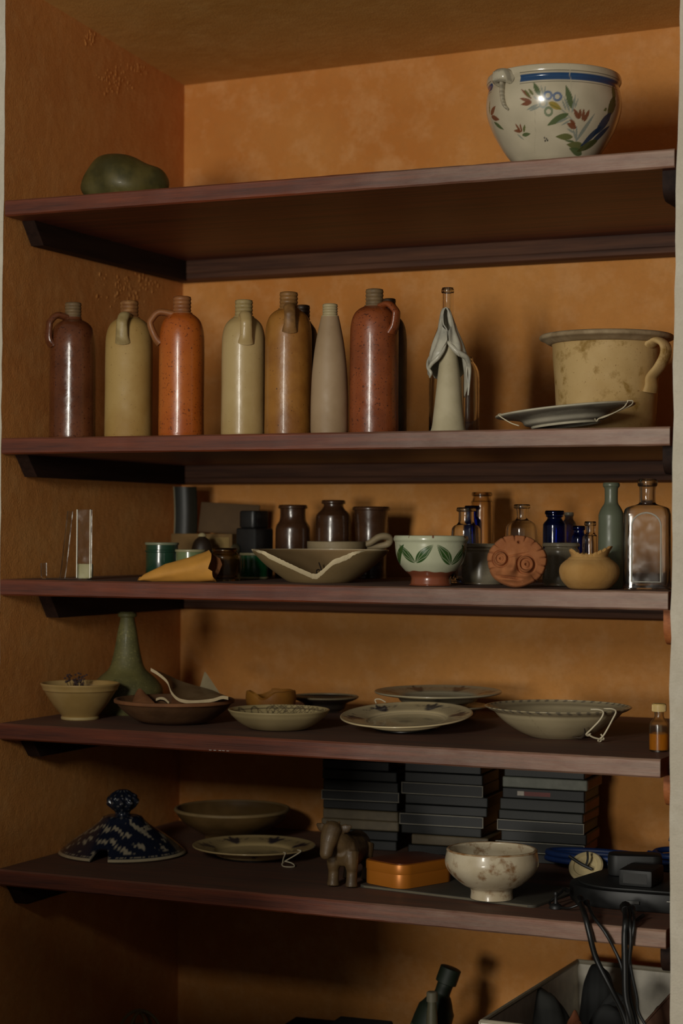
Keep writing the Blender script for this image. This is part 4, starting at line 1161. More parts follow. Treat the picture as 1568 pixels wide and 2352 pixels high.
sherd('brown pointed clay lump of a sherd at the left inside the brown bowl', [(300, 1622), (322, 1624), (345, 1624), (362, 1622)], [(312, 1590), (318, 1582), (325, 1583), (334, 1592)], .14, .19, .008, rb)
sherd('small curved sherd with white edge in the middle of the brown bowl', [(358, 1604), (368, 1601), (378, 1603), (388, 1612)], [(362, 1606), (370, 1604), (378, 1606), (386, 1613)], .15, .19, .005, brn)
sherd('small brown sherd with pale broken side beneath the large sherd', [(392, 1617), (405, 1620), (425, 1621), (440, 1621)], [(396, 1598), (406, 1600), (420, 1606), (434, 1612)], .115, .16, .005, rb)
# cream bowl with scroll pattern inside
patt = ceramic('cream_painted_bowl', (190, 172, 126), None, 12, .4, .15, attr=True, bump=.15)
def scroll_fn(pr, m, fa):
    def fn(x, y, z):
        a = (np.arctan2(y, x) - fa + np.pi) % (2 * np.pi) - np.pi; r = np.hypot(x, y)
        ro = np.interp(z, [p[1] for p in pr], [p[0] for p in pr]); ins = r < ro - .003
        c = np.tile(np.array(lin((192, 172, 124))), (len(x), 1)) * (1 - .05 * np.sin(a * 7))[:, None]
        u = (a + np.pi) * 100 * .9; v = z / m
        k = (np.sin(u * .16) * 9 + 34 - v); line = sstep(np.abs(k) - 1.4, 1.2)
        line = np.maximum(line, ringmask((u % 34) - 17, v - 34, (0, 0), 8, 1.1))
        hatch = ((np.abs(((u + v) % 12) - 6) < .9) | (np.abs(((u - v) % 12) - 6) < .9)) & (np.sin(a * 2.0 + 2.2) > .55)
        c = over(c, np.maximum(line * .75, hatch * .8) * ins, lin((70, 58, 44)))
        c = over(c, (np.abs(v - pr[-1][1] / m + 6) < 1) * ins * .7, lin((80, 66, 48)))
        return c
    return fn
t, pr, m, loc = open_bowl(640, .155, [(54, None), (56, 1677), (66, 1672), (88, 1660), (106, 1645), (113, 1636), (117, 1630)], S4, 'small cream bowl with dark scroll and lattice painting inside', patt, .0045, seg=260, sub=9, fn=scroll_fn)
obj('foot_ring', lathe([(pr[0][0] * .8, 0), (pr[0][0] * 1.0, 0), (pr[0][0] * 1.03, .002), (pr[0][0] * .98, .004)], 80, 2), sherd_edge, t)
# yellow broken cup behind
ych = ceramic('yellow_ochre_cup', (172, 116, 40), (146, 92, 28), 12, .6, 0, bump=.3)
loc, pr, m = spot(622, .36, [(44, None), (54, 1625), (58, 1605), (57, 1590), (55, 1584)], S4)
pr = sorted(pr, key=lambda p: p[1]); Hc = pr[-1][1]; fa = facing(loc[0], loc[1])
def hc3(a):
    d = (a - fa + math.pi) % (2 * math.pi) - math.pi
    return min(Hc, Hc - .013 * math.exp(-((d + .35) / .35) ** 2) - .012 * math.exp(-((d + 2.6) / .5) ** 2) + .0004 * math.sin(9 * d) - .001)
g, _c = broken_vessel(pr, .006, .008, hc3, None, 120, 24)
t = thing('ochre_cup', 'yellow ochre cup with a chipped wavy mouth behind the cream bowl', 'cup', loc)
obj('body', g, ych, t, smooth=60)
obj('foot_ring', lathe([(pr[0][0] * .7, 0), (pr[0][0] * 1.0, 0), (pr[0][0] * 1.03, .003), (pr[0][0] * .97, .005)], 60, 2), ych, t)
# plates
def blue_plate(base, n=6, inner=True, rimline=True):
    base = np.array(lin(base)); blue = np.array(lin((34, 36, 56))); pale = np.array(lin((112, 104, 92)))
    def fn(X, Y, Z, fa):
        a = (np.arctan2(Y, X) - fa + np.pi) % (2 * np.pi) - np.pi; r = np.hypot(X, Y)
        top = Z > -1
        c = np.tile(base, (len(X), 1)) * (.97 + .05 * np.sin(3 * a + 4 * r))[:, None]
        up = Z > (.12 + 0 * r)
        sect = (a + np.pi) % (2 * np.pi / n) - np.pi / n
        u = sect * r; v = r
        m_ = ringmask(u, v, (0, .74), .035, .05, .03)
        m_ = np.maximum(m_, sstep(np.hypot(u, v - .70) - .055, .03)); m_ = np.maximum(m_, leafmask(u, v, (0, .72), (.14, .92), .05, .02)); m_ = np.maximum(m_, leafmask(u, v, (0, .72), (-.14, .92), .05, .02)); m_ = np.maximum(m_, leafmask(u, v, (0, .76), (0, .98), .045, .02))
        m_ = np.maximum(m_, strokemask(u, v, [(.12, .86), (.22, .80), (.30, .88)], .010, .012) * .8); m_ = np.maximum(m_, strokemask(u, v, [(-.12, .86), (-.22, .80), (-.30, .88)], .010, .012) * .8)
        c = over(c, m_ * .95, blue)
        if inner:
            k = np.sin(9 * X + 2) * np.sin(11 * Y + 1) + .4 * np.sin(23 * X * Y + 5)
            c = over(c, (r < .42) * sstep(-k + .2, .3) * .55, pale)
            c = over(c, sstep(np.abs(r - .6) - .008, .012) * .4, blue)
        if rimline: c = over(c, sstep(np.abs(r - .985) - .006, .01) * .3, pale)
        return c
    return fn
pm = ceramic('cream_earthenware_plate', (196, 182, 146), None, 12, .3, .35, attr=True, bump=.08)
pm2 = ceramic('greyed_earthenware_plate', (170, 158, 128), None, 12, .32, .35, attr=True, bump=.08)
t, R, m = dish('plate', 934, 1660, .235, 151, S4 + .0095, .021, 'cream plate with dark blue sprigs lying at the front of the fourth shelf', pm, blue_plate((208, 188, 146)), (math.radians(6.0), 0), .6)
obj('foot_ring', lathe([(R * .44, -.001), (R * .5, -.0015), (R * .51, .002), (R * .47, .003)], 90, 2), pm2, t)
fa_ = facing(.8, .22)
wire(t, [pl(R, math.pi + .50, .99, .026), pl(R, math.pi + .50, 1.02, .033), pl(R, math.pi + .44, .97, .034), pl(R, math.pi + .36, .93, .028)], .0013)
# stack of two at the back: lower dish and blue plate upon it
t, R, m = dish('plate', 1020, 1633, .50, 100, S4, .026, 'grey-white dish underneath the blue plate at the back of the fourth shelf', pm2, lambda X, Y, Z, fa: np.tile(np.array(lin((168, 156, 128))), (len(X), 1)), (0, 0), .68, cat='dish')
obj('foot_ring', lathe([(R * .44, 0), (R * .5, 0), (R * .51, .003), (R * .47, .004)], 90, 2), pm2, t)
t, R, m = dish('plate', 1006, 1601, .475, 145, S4 + .0325, .024, 'cream plate with dark blue sprigs stacked on the grey-white dish at the back', pm2, blue_plate((176, 164, 134), 7), (math.radians(1.0), 0), .6)
obj('foot_ring', lathe([(R * .44, 0), (R * .5, 0), (R * .51, .003), (R * .47, .004)], 90, 2), pm2, t)
dkp = ceramic('dark_glazed_plate', (62, 54, 44), (48, 42, 36), 14, .3, .3)
t, R, m = dish('plate', 746, 1606, .53, 76, S4, .030, 'dark brown plate with a pale lip at the back beside the ochre cup', dkp, None, (0, 0), .6)
obj('lip', lathe([(R - .003, .030), (R + .0012, .031), (R + .0012, .0335), (R - .001, .0345), (R - .003, .033), (R - .003, .030)], 120, 2), plain('pale_lip', (142, 126, 96), .4), t)
# big bowl with feathered rim
feath = ceramic('feather_edged_bowl', (192, 176, 142), None, 10, .34, .3, attr=True, bump=.15)
def feather(pr, m, fa):
    def fn(x, y, z):
        a = (np.arctan2(y, x) - fa + np.pi) % (2 * np.pi) - np.pi; r = np.hypot(x, y); R = pr[-1][0]
        c = np.tile(np.array(lin((190, 174, 138))), (len(x), 1)) * (.95 + .07 * np.sin(5 * a + z * 90) * np.sin(2 * a + 1))[:, None]
        edge = r > R * .945
        st = (np.abs(((a * 46 / 6.2832 + (r / R) * 5.5) % 1) - .5) < .2)
        c = over(c, edge * st * .6, lin((66, 66, 72)))
        c = over(c, sstep(np.abs(a - .9 + 6 * (.05 - z)) - .012, .02) * .5, lin((90, 74, 52)))
        c = over(c, sstep(np.abs(a + .42 + 3 * (z - .04)) - .006, .012) * (r > R * .4) * .35, lin((120, 104, 76)))
        return c
    return fn
t, pr, m, loc = open_bowl(1281, .275, [(60, None), (62, 1694), (66, 1690), (92, 1678), (120, 1660), (138, 1644), (147, 1634), (158, 1629), (168, 1623)], S4, 'large cream bowl with dark feathered rim and mended wire clip', feath, .005, seg=300, sub=8, fn=feather, wob=.003)
obj('foot_ring', lathe([(pr[0][0] * .8, .0004), (pr[0][0] * 1.0, .0004), (pr[0][0] * 1.04, .003), (pr[0][0] * 1.0, .006)], 90, 2), sherd_edge, t)
fa_ = facing(loc[0], loc[1]); R = pr[-1][0]; zr = pr[-1][1]
def bp(a, rr, z): return (R * rr * math.cos(fa_ + a), R * rr * math.sin(fa_ + a), z)
for a0, s_ in ((.62, 0), (.84, .012)):
    wire(t, [bp(a0 - .14, .93, zr + .006), bp(a0 - .05, 1.0, zr + .006), bp(a0, 1.025, zr + .001), bp(a0 - .03, 1.0, zr - .012), bp(a0 - .12, .92, zr - .030 - s_), bp(a0 - .17, .86, zr - .040 - s_), bp(a0 - .13, .85, zr - .043 - s_), bp(a0 - .11, .88, zr - .039 - s_)], .0017)
wire(t, [bp(.46, .86, zr - .039), bp(.56, .87, zr - .046), bp(.68, .89, zr - .050), bp(.74, .90, zr - .050), bp(.70, .88, zr - .041)], .0017)
obj('crack_filler', sweep(smooth_path([bp(.44, .82, zr - .030), bp(.50, .74, zr - .040), bp(.52, .62, zr - .050), bp(.40, .50, zr - .050)], 5), [.0008, .002, .0022, .001], 8), plain('dark_glue', (58, 46, 34), .8), t)
# amber vial with liquid
vg = glass('frosted_vial_glass', (246, 240, 222), .18)
loc, pr, m = spot(1513, .118, [(21.5, None), (22, 1722), (22, 1672), (20, 1660), (13, 1650), (11, 1644), (11, 1634)], S4)
pr = sorted(pr, key=lambda p: p[1])
t = thing('oil_vial', 'small glass vial of amber liquid with a cream screw cap at the shelf end', 'vial', loc)
obj('body', lathe(shell([(pr[0][0] * .93, 0), (pr[0][0], .003)] + pr[1:], .0018, .003), 48, 4), vg, t, smooth=50)
zl = float(onY(1513, 1685, .118)[2] - S4); rl = pr[1][0] - .0021
liq = NT('amber_liquid'); liq.set(Base_Color=lin((236, 150, 36)), Transmission_Weight=.15, Roughness=.2, IOR=1.36)
obj('liquid', lathe([(0, .0034), (rl * .97, .0034), (rl, .006), (rl, zl), (0, zl)], 40), liq.m, t, smooth=40)
zc0, zc1 = float(onY(1513, 1634, .118)[2] - S4), float(onY(1513, 1616, .118)[2] - S4); rc = 16 * m
gs = [lathe([(0, zc0), (rc, zc0), (rc, zc1 - .0015), (rc - .0015, zc1), (0, zc1)], 40)] + [move(box(.0008, .0008, zc1 - zc0 - .003), (rc * math.cos(q), rc * math.sin(q), zc0 + .001)) for q in np.linspace(0, 6.28, 37)[:-1]]
obj('cap', join(*gs), plain('cream_plastic_cap', (206, 178, 110), .45), t, smooth=30)
# chipped dashes of white paint on the shelf edge
for o in COL.objects:
    if o.get('label', '').startswith('fourth mahogany'):
        gs = []
        for px in (483, 493, 505, 513, 523):
            q = onY(px, 1723.5 + (px - 483) * .05, -.004); gs.append(move(box(.0055, .0006, .0012), (q[0], -.0042, q[2] - S4)))
        obj('paint_chips', join(*gs), plain('white_paint_chip', (190, 180, 170), .7), o, kind='stuff')

# ================================================================ LOWEST SHELF
lidm = ceramic('blue_transfer_lid', (180, 176, 170), None, 12, .22, .4, attr=True, bump=.1)
loc, pr, m = spot(281, .268, [(146, 1966), (142, 1955), (119, 1936), (94, 1918), (68, 1901), (54, 1890), (45, 1879)], S5 - .0)
pr = sorted(pr, key=lambda p: p[1]); z0 = pr[0][1]
pr = [(r, z - z0 + .004) for r, z in pr]
t = thing('tureen_lid', 'blue-and-white printed tureen lid with a knob and ladle notch', 'lid', loc)
fa = facing(loc[0], loc[1]); R = pr[0][0]
pp_ = smooth_path(pr, 8); NSEG = 300
V, Fc, inner = [], [], []
def notch(a):
    d = (a - fa + math.pi) % (2 * math.pi) - math.pi
    c = -.38; w = .155
    q = abs(d - c) / w
    return .026 * math.sqrt(max(0, 1 - q ** 4)) if q < 1 else 0
th = .005
for k in range(NSEG):
    a = 2 * math.pi * k / NSEG; nz = notch(a)
    zz = np.maximum(pp_[:, 1], nz); 
    for r, z in zip(pp_[:, 0], pp_[:, 1]):
        zc = z; rr = r
        if z < nz: zc = nz; rr = float(np.interp(nz, pp_[:, 1], pp_[:, 0]))
        V.append((rr * math.cos(a), rr * math.sin(a), zc))
    for r, z in zip(pp_[::-1, 0], pp_[::-1, 1]):
        zc = z; rr = r
        if z < nz: zc = nz; rr = float(np.interp(nz, pp_[:, 1], pp_[:, 0]))
        V.append(((rr - th) * math.cos(a), (rr - th) * math.sin(a), max(zc - (0.0035 if z > .006 else .0035), 0)))
n2 = 2 * len(pp_)
for k in range(NSEG):
    j = (k + 1) % NSEG
    for i in range(n2):
        i2 = (i + 1) % n2
        Fc.append((k * n2 + i, j * n2 + i, j * n2 + i2, k * n2 + i2))
ob = obj('dome', (V, Fc), lidm, t, smooth=60)
rt, zt = pr[-1]
def paint_lid(x, y, z):
    a = np.arctan2(y, x); r = np.hypot(x, y)
    dark = np.array(lin((26, 32, 48))); pale = np.array(lin((166, 154, 130)))
    rs = np.random.default_rng(9); k = np.zeros_like(x)
    for q in range(16):
        fx, fy, fz = rs.normal(0, 1, 3) * rs.choice([110, 190, 320]); k += np.sin(x * fx + y * fy + z * fz + rs.uniform(0, 6.28)) / (1 + .3 * (q % 3))
    mask = np.clip((k - 1.2) / 1.2, 0, 1)
    c = over(np.tile(dark, (len(x), 1)), mask * .85, pale)
    rim = r > R * .965
    beads = (np.sin(a * 150) > 0) & (r > R * .925) & (r < R * .955)
    c = over(c, (r > R * .9) * (r < R * .965) * 1.0, dark); c = over(c, beads * .7, pale)
    c = over(c, rim * .9, np.array(lin((184, 168, 136))))
    return c
paint(ob, paint_lid)
kz = zt; zk = lambda py: float(onY(281, py, .268)[2] - S5)
knob = [(rt * 1.02, zt - .002), (rt * .8, zt + .003), (20 * m, zk(1872)), (18 * m, zk(1864)), (26 * m, zk(1856)), (33 * m, zk(1846)), (34 * m, zk(1838)), (30 * m, zk(1828)), (20 * m, zk(1820)), (10 * m, zk(1814)), (0, zk(1813))]
V, Fc = lathe(knob, 120, 6)
V = np.array(V); a = np.arctan2(V[:, 1], V[:, 0]); zz = V[:, 2]
k = 1 + .10 * np.sin(10 * a) * np.clip((zz - zk(1860)) / .01, 0, 1) + .05 * np.sin(21 * a + zz * 500) * np.clip((zz - zk(1860)) / .01, 0, 1)
V[:, 0] *= k; V[:, 1] *= k
ob = obj('knob', (V, Fc), lidm, t, smooth=60)
paint(ob, lambda x, y, z: over(np.tile(np.array(lin((24, 30, 44))), (len(x), 1)), (np.sin(10 * np.arctan2(y, x)) * np.sin(z * 420) > .75) * .5, lin((140, 136, 130))))
# bowl at the back, plate before it
obowl = ceramic('olive_brown_bowl', (120, 92, 54), (100, 76, 42), 12, .45, .15)
t, pr, m, loc = open_bowl(533, .535, [(62, None), (64, 1916), (88, 1902), (112, 1886), (126, 1870), (132, 1858)], S5, 'wide olive-brown bowl at the back of the lowest shelf', obowl, .0055)
r, z = pr[-1]
obj('lip', lathe([(r - .005, z - .001), (r + .001, z - .003), (r + .0016, z + .001), (r - .001, z + .0035), (r - .005, z + .003), (r - .005, z - .001)], 120, 3, .005, 533), plain('worn_pale_lip', (140, 116, 76), .6), t)
t, R, m = dish('plate', 583, 1957, .345, 140, S5, .024, 'cream plate with dark sprigs and a wire hanger on the lowest shelf', pm, blue_plate((184, 160, 112), 7), (0, 0), .62)
obj('foot_ring', lathe([(R * .44, 0), (R * .5, 0), (R * .51, .003), (R * .47, .004)], 90, 2), pm2, t)
fa_ = facing(.42, .345)
wire(t, [pl(R, .86, .93, .028), pl(R, .84, 1.02, .027), pl(R, .72, .97, .018), pl(R, .55, .90, .006), pl(R, .50, .98, .001), pl(R, .52, 1.12, .0015), pl(R, .60, 1.15, .002), pl(R, .63, 1.05, .006), pl(R, .55, .95, .010)], .0012)
wire(t, [pl(R, .52, .96, .028), pl(R, .52, 1.02, .027), pl(R, .52, .97, .018), pl(R, .53, .92, .008)], .0012)

# stacks of flat cases
def mat_case(name, c, r=.35): return plain(name, c, r, 0, .15, 60, .05)
CM = dict(black=mat_case('black_case_plastic', (11, 13, 12), .5), dark=mat_case('charcoal_case', (17, 19, 17), .5), grey=mat_case('grey_case', (92, 80, 58), .5), slate=mat_case('slate_case', (31, 33, 29), .5), pale=mat_case('pale_card_case', (150, 136, 106), .7), palegrey=mat_case('pale_grey_case', (128, 130, 118), .55), brown=mat_case('brown_case', (112, 84, 54), .6))
edge_m = plain('clear_case_edge', (168, 162, 146), .3)
red_m = plain('red_spine_label', (120, 44, 34), .5); wh_m = plain('white_spine_label', (200, 190, 176), .5)
pagem = plain('reddish_case_side', (132, 74, 50), .6)
def case_stack(px0, Yf, spec, word, rot):
    """spec from the bottom up: thickness in mm, kind, shift in mm; every case is a thing"""
    z = S5
    P0 = onY(px0, 1850, Yf)
    n = len(spec)
    ordn = ['lowest', 'second', 'third', 'fourth', 'fifth', 'sixth', 'seventh', 'eighth', 'ninth', 'tenth', 'eleventh', 'twelfth', 'thirteenth']
    looks = dict(black='black', dark='charcoal', grey='brownish grey', slate='slate grey', pale='pale cardboard', palegrey='pale grey', brown='brown', clear='clear-edged black', label='dark, red-and-white labelled')
    for k, (th_, kind, dx, w) in enumerate(spec):
        h = th_ / 1000
        wd, dp = w / 1000, .126
        base = 'black' if kind == 'clear' else ('dark' if kind == 'label' else kind)
        pos = ordn[k] + ' from the bottom of the ' + word + ' stack' if k < n - 1 else 'topmost of the ' + word + ' stack'
        if k == 0: pos = 'lowest of the ' + word + ' stack'
        t = thing('media_case', looks[kind] + ' flat case, ' + pos, 'case', (float(P0[0]) + dx / 1000, Yf + dp / 2 + (k % 3) * .0015, z), rot + math.radians(rng.normal(0, .9)), 'flat cases in the ' + word + ' stack')
        obj('body', box(wd, dp, h - .0006, min(.0016, h * .2), 1), CM[base], t, smooth=30)
        hs = h - .0006
        if kind == 'clear':
            e = .0011
            obj('clear_frame', join(box(wd + .002, e, e, 0, 1, (0, -dp / 2 - .0004, hs - e)), box(wd + .002, e, e, 0, 1, (0, -dp / 2 - .0004, 0)), box(e, e, hs, 0, 1, (-wd / 2, -dp / 2 - .0004, 0)), box(e, e, hs, 0, 1, (wd / 2, -dp / 2 - .0004, 0))), edge_m, t, smooth=0)
        else:
            obj('spine_sleeve', box(wd * .97, .0008, hs * .74, 0, 1, (0, -dp / 2 - .0003, hs * .13)), CM[base], t, smooth=0)
        if kind == 'label':
            obj('spine_label', join(box(.055, .0006, hs * .4, 0, 1, (-.012, -dp / 2 - .0008, hs * .3))), red_m, t, smooth=0)
            obj('spine_mark', box(.014, .0006, hs * .42, 0, 1, (-.047, -dp / 2 - .0008, hs * .3)), wh_m, t, smooth=0)
        if word == 'right':
            obj('side_sleeve', box(.0008, dp * .9, hs * .7, 0, 1, (wd / 2 + .0003, 0, hs * .15)), pagem if k % 3 else CM[base], t, smooth=0)
        z += h
case_stack(818, .54, [(21, 'dark', 0, 168), (20, 'black', 3, 168), (21, 'grey', 0, 172), (21, 'grey', 3, 168), (19, 'black', 1, 166), (21, 'clear', -1, 170), (22, 'black', 3, 168), (22, 'dark', 1, 168), (20, 'black', -9, 150), (19, 'slate', -12, 150), (20, 'pale', -14, 164)], 'left', .10)
case_stack(1012, .545, [(20, 'black', 8, 170), (21, 'grey', 14, 166), (20, 'dark', -4, 176), (23, 'clear', -5, 180), (20, 'black', 4, 178), (21, 'dark', 6, 180), (24, 'clear', -2, 176), (22, 'black', 0, 170), (20, 'black', -3, 166), (20, 'brown', -9, 164), (16, 'black', 2, 168)], 'middle', .08)
case_stack(1238, .54, [(20, 'black', 2, 180), (22, 'clear', -4, 184), (22, 'dark', 3, 178), (22, 'clear', -2, 180), (20, 'slate', 0, 178), (24, 'slate', 1, 178), (22, 'label', 4, 172), (22, 'palegrey', 7, 178), (20, 'slate', 4, 168), (20, 'black', 6, 170)], 'right', .06)

# cow figurine
cowm = ceramic('dark_carved_cow', (96, 74, 44), (74, 56, 34), 30, .55, .05, bump=.4)
ch = onZ(772, 2036, S5)
t = thing('cow_figurine', 'small brown cow figurine standing and looking towards the front left', 'figurine', (float(ch[0]) + .012, float(ch[1]) + .012, S5))
mc = mpp(ch)
# body frame: forward f points to the lower left of the picture and towards the viewer
fdir = np.array([.06, -.998]); fdir /= np.linalg.norm(fdir); sdir = np.array([-fdir[1], fdir[0]])    # s: the animal's left
def cw(f, s, z): return (fdir[0] * f + sdir[0] * s, fdir[1] * f + sdir[1] * s, z)
parts = []
parts.append(sweep(smooth_path([cw(-.092, 0, .066), cw(-.074, 0, .066), cw(-.042, 0, .063), cw(-.008, 0, .065), cw(.014, 0, .068), cw(.026, 0, .070)], 5), [.010, .027, .031, .030, .027, .012], 18, (1.08, .98)))
parts.append(sweep(smooth_path([cw(.004, 0, .074), cw(.018, -.006, .088), cw(.028, -.010, .098)], 5), [.025, .021, .017], 14))
# head: broad forehead to muzzle, hanging down
parts.append(sweep(smooth_path([cw(.024, -.012, .117), cw(.033, -.013, .110), cw(.041, -.015, .096), cw(.049, -.017, .078), cw(.053, -.018, .063), cw(.052, -.018, .057)], 5), [.012, .0185, .0175, .0135, .0115, .006], 16, (.92, 1.05)))
for s in (-1, 1):
    parts.append(sweep(smooth_path([cw(.028, -.013 + s * .014, .110), cw(.026, -.013 + s * .026, .112), cw(.024, -.013 + s * .036, .117)], 4), [.006, .0078, .002], 8, (1.25, .5)))
    parts.append(sweep(smooth_path([cw(.029, -.013 + s * .008, .118), cw(.028, -.013 + s * .014, .125)], 3), [.0045, .0018], 8))
    # front leg: shoulder, knee, hoof
    parts.append(sweep(smooth_path([cw(.008, s * .015, .066), cw(.012, s * .018, .044), cw(.010, s * .0185, .028), cw(.012, s * .0185, .012), cw(.013, s * .0185, .0)], 5), [.017, .0135, .0105, .0105, .0125], 12))
    # hind leg: thigh, knee forward, hock backward, hoof
    parts.append(sweep(smooth_path([cw(-.066, s * .014, .068), cw(-.060, s * .019, .048), cw(-.074, s * .019, .029), cw(-.072, s * .019, .012), cw(-.070, s * .019, .0)], 5), [.021, .016, .0105, .0105, .0125], 12))
parts.append(sweep(smooth_path([cw(-.092, 0, .082), cw(-.101, .002, .066), cw(-.100, .003, .038)], 5), [.004, .0032, .0042], 8))
me = new_mesh('cow_rough', *join(*parts))
tmp = bpy.data.objects.new('cow_rough', me); COL.objects.link(tmp)
rm = tmp.modifiers.new('r', 'REMESH'); rm.mode = 'VOXEL'; rm.voxel_size = .0016
sm = tmp.modifiers.new('s', 'SMOOTH'); sm.factor = .5; sm.iterations = 6
bpy.context.view_layer.update()
dg = bpy.context.evaluated_depsgraph_get()
me2 = bpy.data.meshes.new_from_object(tmp.evaluated_get(dg))
bpy.data.objects.remove(tmp); bpy.data.meshes.remove(me)
zmin = min(v.co.z for v in me2.vertices)
for v in me2.vertices: v.co.z -= zmin
obj('body', me2, cowm, t, smooth=180)
eye = plain('dark_eye', (20, 16, 12), .3)
for s in (-1, 1): obj('eye', move(lathe([(0, -.002), (.0024, 0), (0, .002)], 12, 3), cw(.043, -.0155 + s * .0155, .096 - zmin)), eye, t)
obj('muzzle', move(lathe([(0, -.003), (.0075, -.001), (.0085, .002), (.006, .004), (0, .0045)], 20, 3), cw(.0535, -.018, .060 - zmin)), plain('dark_muzzle', (58, 44, 28), .5), t)

# slate board with the tin and the white bowl on it
a_, b_, c_ = onZ(822, 2038, S5), onZ(1226, 2087, S5), onZ(1290, 2048, S5)
dx = b_ - a_; Ls = float(np.hypot(dx[0], dx[1])); rz = math.atan2(dx[1], dx[0])
n_ = np.array([-math.sin(rz), math.cos(rz)]); Ws = .20
ctr = (a_[:2] + b_[:2]) / 2 + n_ * Ws / 2
slm = plain('dark_slate', (66, 62, 52), .7, 0, .2, 14, .3)
t = thing('slate_board', 'thin dark slate board under the orange tin and the white footed bowl', 'board', (float(ctr[0]), float(ctr[1]), S5), rz)
obj('slab', prism(round_rect(Ls, Ws, .012), 0, .0055, .0012), slm, t, smooth=20)
obj('worn_edge', prism([(-Ls / 2 + .013, -Ws / 2 - .0004), (Ls / 2 - .013, -Ws / 2 - .0004), (Ls / 2 - .013, -Ws / 2 + .001), (-Ls / 2 + .013, -Ws / 2 + .001)], .0012, .0044), plain('slate_edge', (96, 88, 70), .8), t, smooth=0)
ZS = S5 + .0056
# orange tin
q0 = onZ(922, 2045, ZS); q1 = onZ(1068, 2020, ZS); q2 = onZ(862, 1992, ZS)
d1 = (q1 - q0)[:2]; d1 /= np.linalg.norm(d1); rz = math.atan2(d1[1], d1[0])
n1 = np.array([-d1[1], d1[0]]); lx, ly = .150, .112
ct = q0[:2] + d1 * lx / 2 + n1 * ly / 2
tinm = NT('orange_lacquered_tin')
tinm.set(Base_Color=lin((186, 112, 34)), Metallic=.35, Roughness=.4); tinm.bump(tinm.noise(60), .06, .001)
topm = plain('brown_printed_lid_top', (104, 52, 28), .4, .2, .25, 24, .1)
t = thing('orange_tin', 'flat orange metal tin with rounded corners and brown lid top', 'tin', (float(ct[0]), float(ct[1]), ZS), rz)
ht = .045
obj('base', prism(round_rect(lx - .002, ly - .002, .026, 10), 0, ht * .6, .002), tinm.m, t, smooth=40)
ld_ = obj('lid', prism(round_rect(lx, ly, .027, 10), ht * .56, ht, .004), tinm.m, t, smooth=40)
obj('lid_panel', prism(round_rect(lx - .012, ly - .012, .022, 10), ht - .001, ht + .0008, .0005), topm, ld_, smooth=40)
# white footed bowl
craq = ceramic('white_stained_footed_bowl', (206, 192, 164), (190, 174, 144), 12, .3, .35, bump=.12, stain=((138, 104, 70), 30, .55))
q = onZ(1128, 2071, ZS)
t, pr, m, loc = open_bowl(1129, float(q[1]) + .036, [(49, None), (49, 2060), (48, 2046), (52, 2038), (68, 2030), (92, 2010), (105, 1992), (108, 1978), (106, 1964), (103, 1952)], ZS, 'white stained ceramic bowl on a cylindrical foot, rust at the rim', craq, .006, name='footed_bowl', floor=.03)
r, z = pr[-1]
obj('rim_stain', lathe([(r - .004, z + .0018), (r + .0004, z - .0005), (r + .0012, z + .001), (r - .001, z + .0026), (r - .004, z + .0024), (r - .004, z + .0018)], 120, 2, .005, 1129), ceramic('rusty_rim', (150, 108, 66), (190, 168, 134), 60, .4), t)
# small black stopper
bk = plain('black_rubber', (24, 24, 24), .5)
q = onZ(1271, 2090, S5); m = mpp(q)
t = thing('stopper', 'small black stopper with a stem standing beside the slate board', 'stopper', (float(q[0]), float(q[1]) + .012, S5))
obj('base', lathe([(0, 0), (14 * m, 0), (15 * m, .003), (13 * m, .007), (6 * m, .010)], 32, 2), bk, t)
obj('stem', lathe([(5 * m, .009), (4 * m, .016), (4 * m, .022), (5.5 * m, .026), (4 * m, .030), (0, .031)], 24, 2), bk, t)

# tangle at the right: white socket disc, blue cord coils, black hub and power brick
shiny = plain('black_gloss_plastic', (18, 19, 19), .5); mattb = plain('black_matt_plastic', (26, 27, 26), .55)
q = onZ(1420, 2090, S5)
rzb = .10
hubx, huby = 1.262, .255
t = thing('black_hub', 'black flat electrical hub with rounded front under the cables', 'hub', (hubx, huby, S5), rzb)
hp = [(-.150, -.02)] + [(-.150 + .11 * (1 - math.cos(a)), -.02 - .10 * math.sin(a)) for a in np.linspace(.2, 1.57, 8)] + [(.065, -.125), (.092, -.110), (.092, .09), (-.12, .09)]
obj('body', prism(hp, 0, .034, .007), shiny, t, smooth=40)
obj('top_plate', prism([(x * .9, y * .9) for x, y in hp], .0335, .0375, .002), mattb, t, smooth=40)
obj('indicator', box(.014, .0012, .0012, 0, 1, (.052, -.1265, .022)), plain('pale_indicator', (170, 168, 158), .4), t, smooth=0)
obj('badge', box(.024, .0012, .006, .0005, 1, (-.016, -.1255, .014)), plain('grey_badge', (66, 66, 64), .4), t, smooth=0)
t = thing('power_brick', 'square black power brick sitting on the black hub', 'adapter', (hubx - .01, huby - .045, S5 + .0376), rzb - .1)
obj('body', box(.062, .085, .030, .005, 2), mattb, t)
obj('label', box(.044, .0008, .018, 0, 1, (0, -.0428, .006)), plain('dark_grey_label', (40, 40, 38), .6), t, smooth=0)
obj('cord_grip', sweep([(0, .042, .014), (0, .06, .014)], [.006, .004], 10), mattb, t)
t = thing('plug_adapter', 'rounded black plug adapter behind the square power brick on the hub', 'adapter', (hubx - .045, huby + .035, S5 + .0376), rzb + .2)
obj('body', prism(round_rect(.10, .055, .018), 0, .040, .007), mattb, t, smooth=40)
obj('pin', join(box(.006, .018, .002, 0, 1, (-.012, -.036, .022)), box(.006, .018, .002, 0, 1, (.012, -.036, .022))), plain('plug_pin', (150, 146, 136), .3, .8), t, smooth=0)
q = onY(1345, 2012, .40); m = mpp(q)
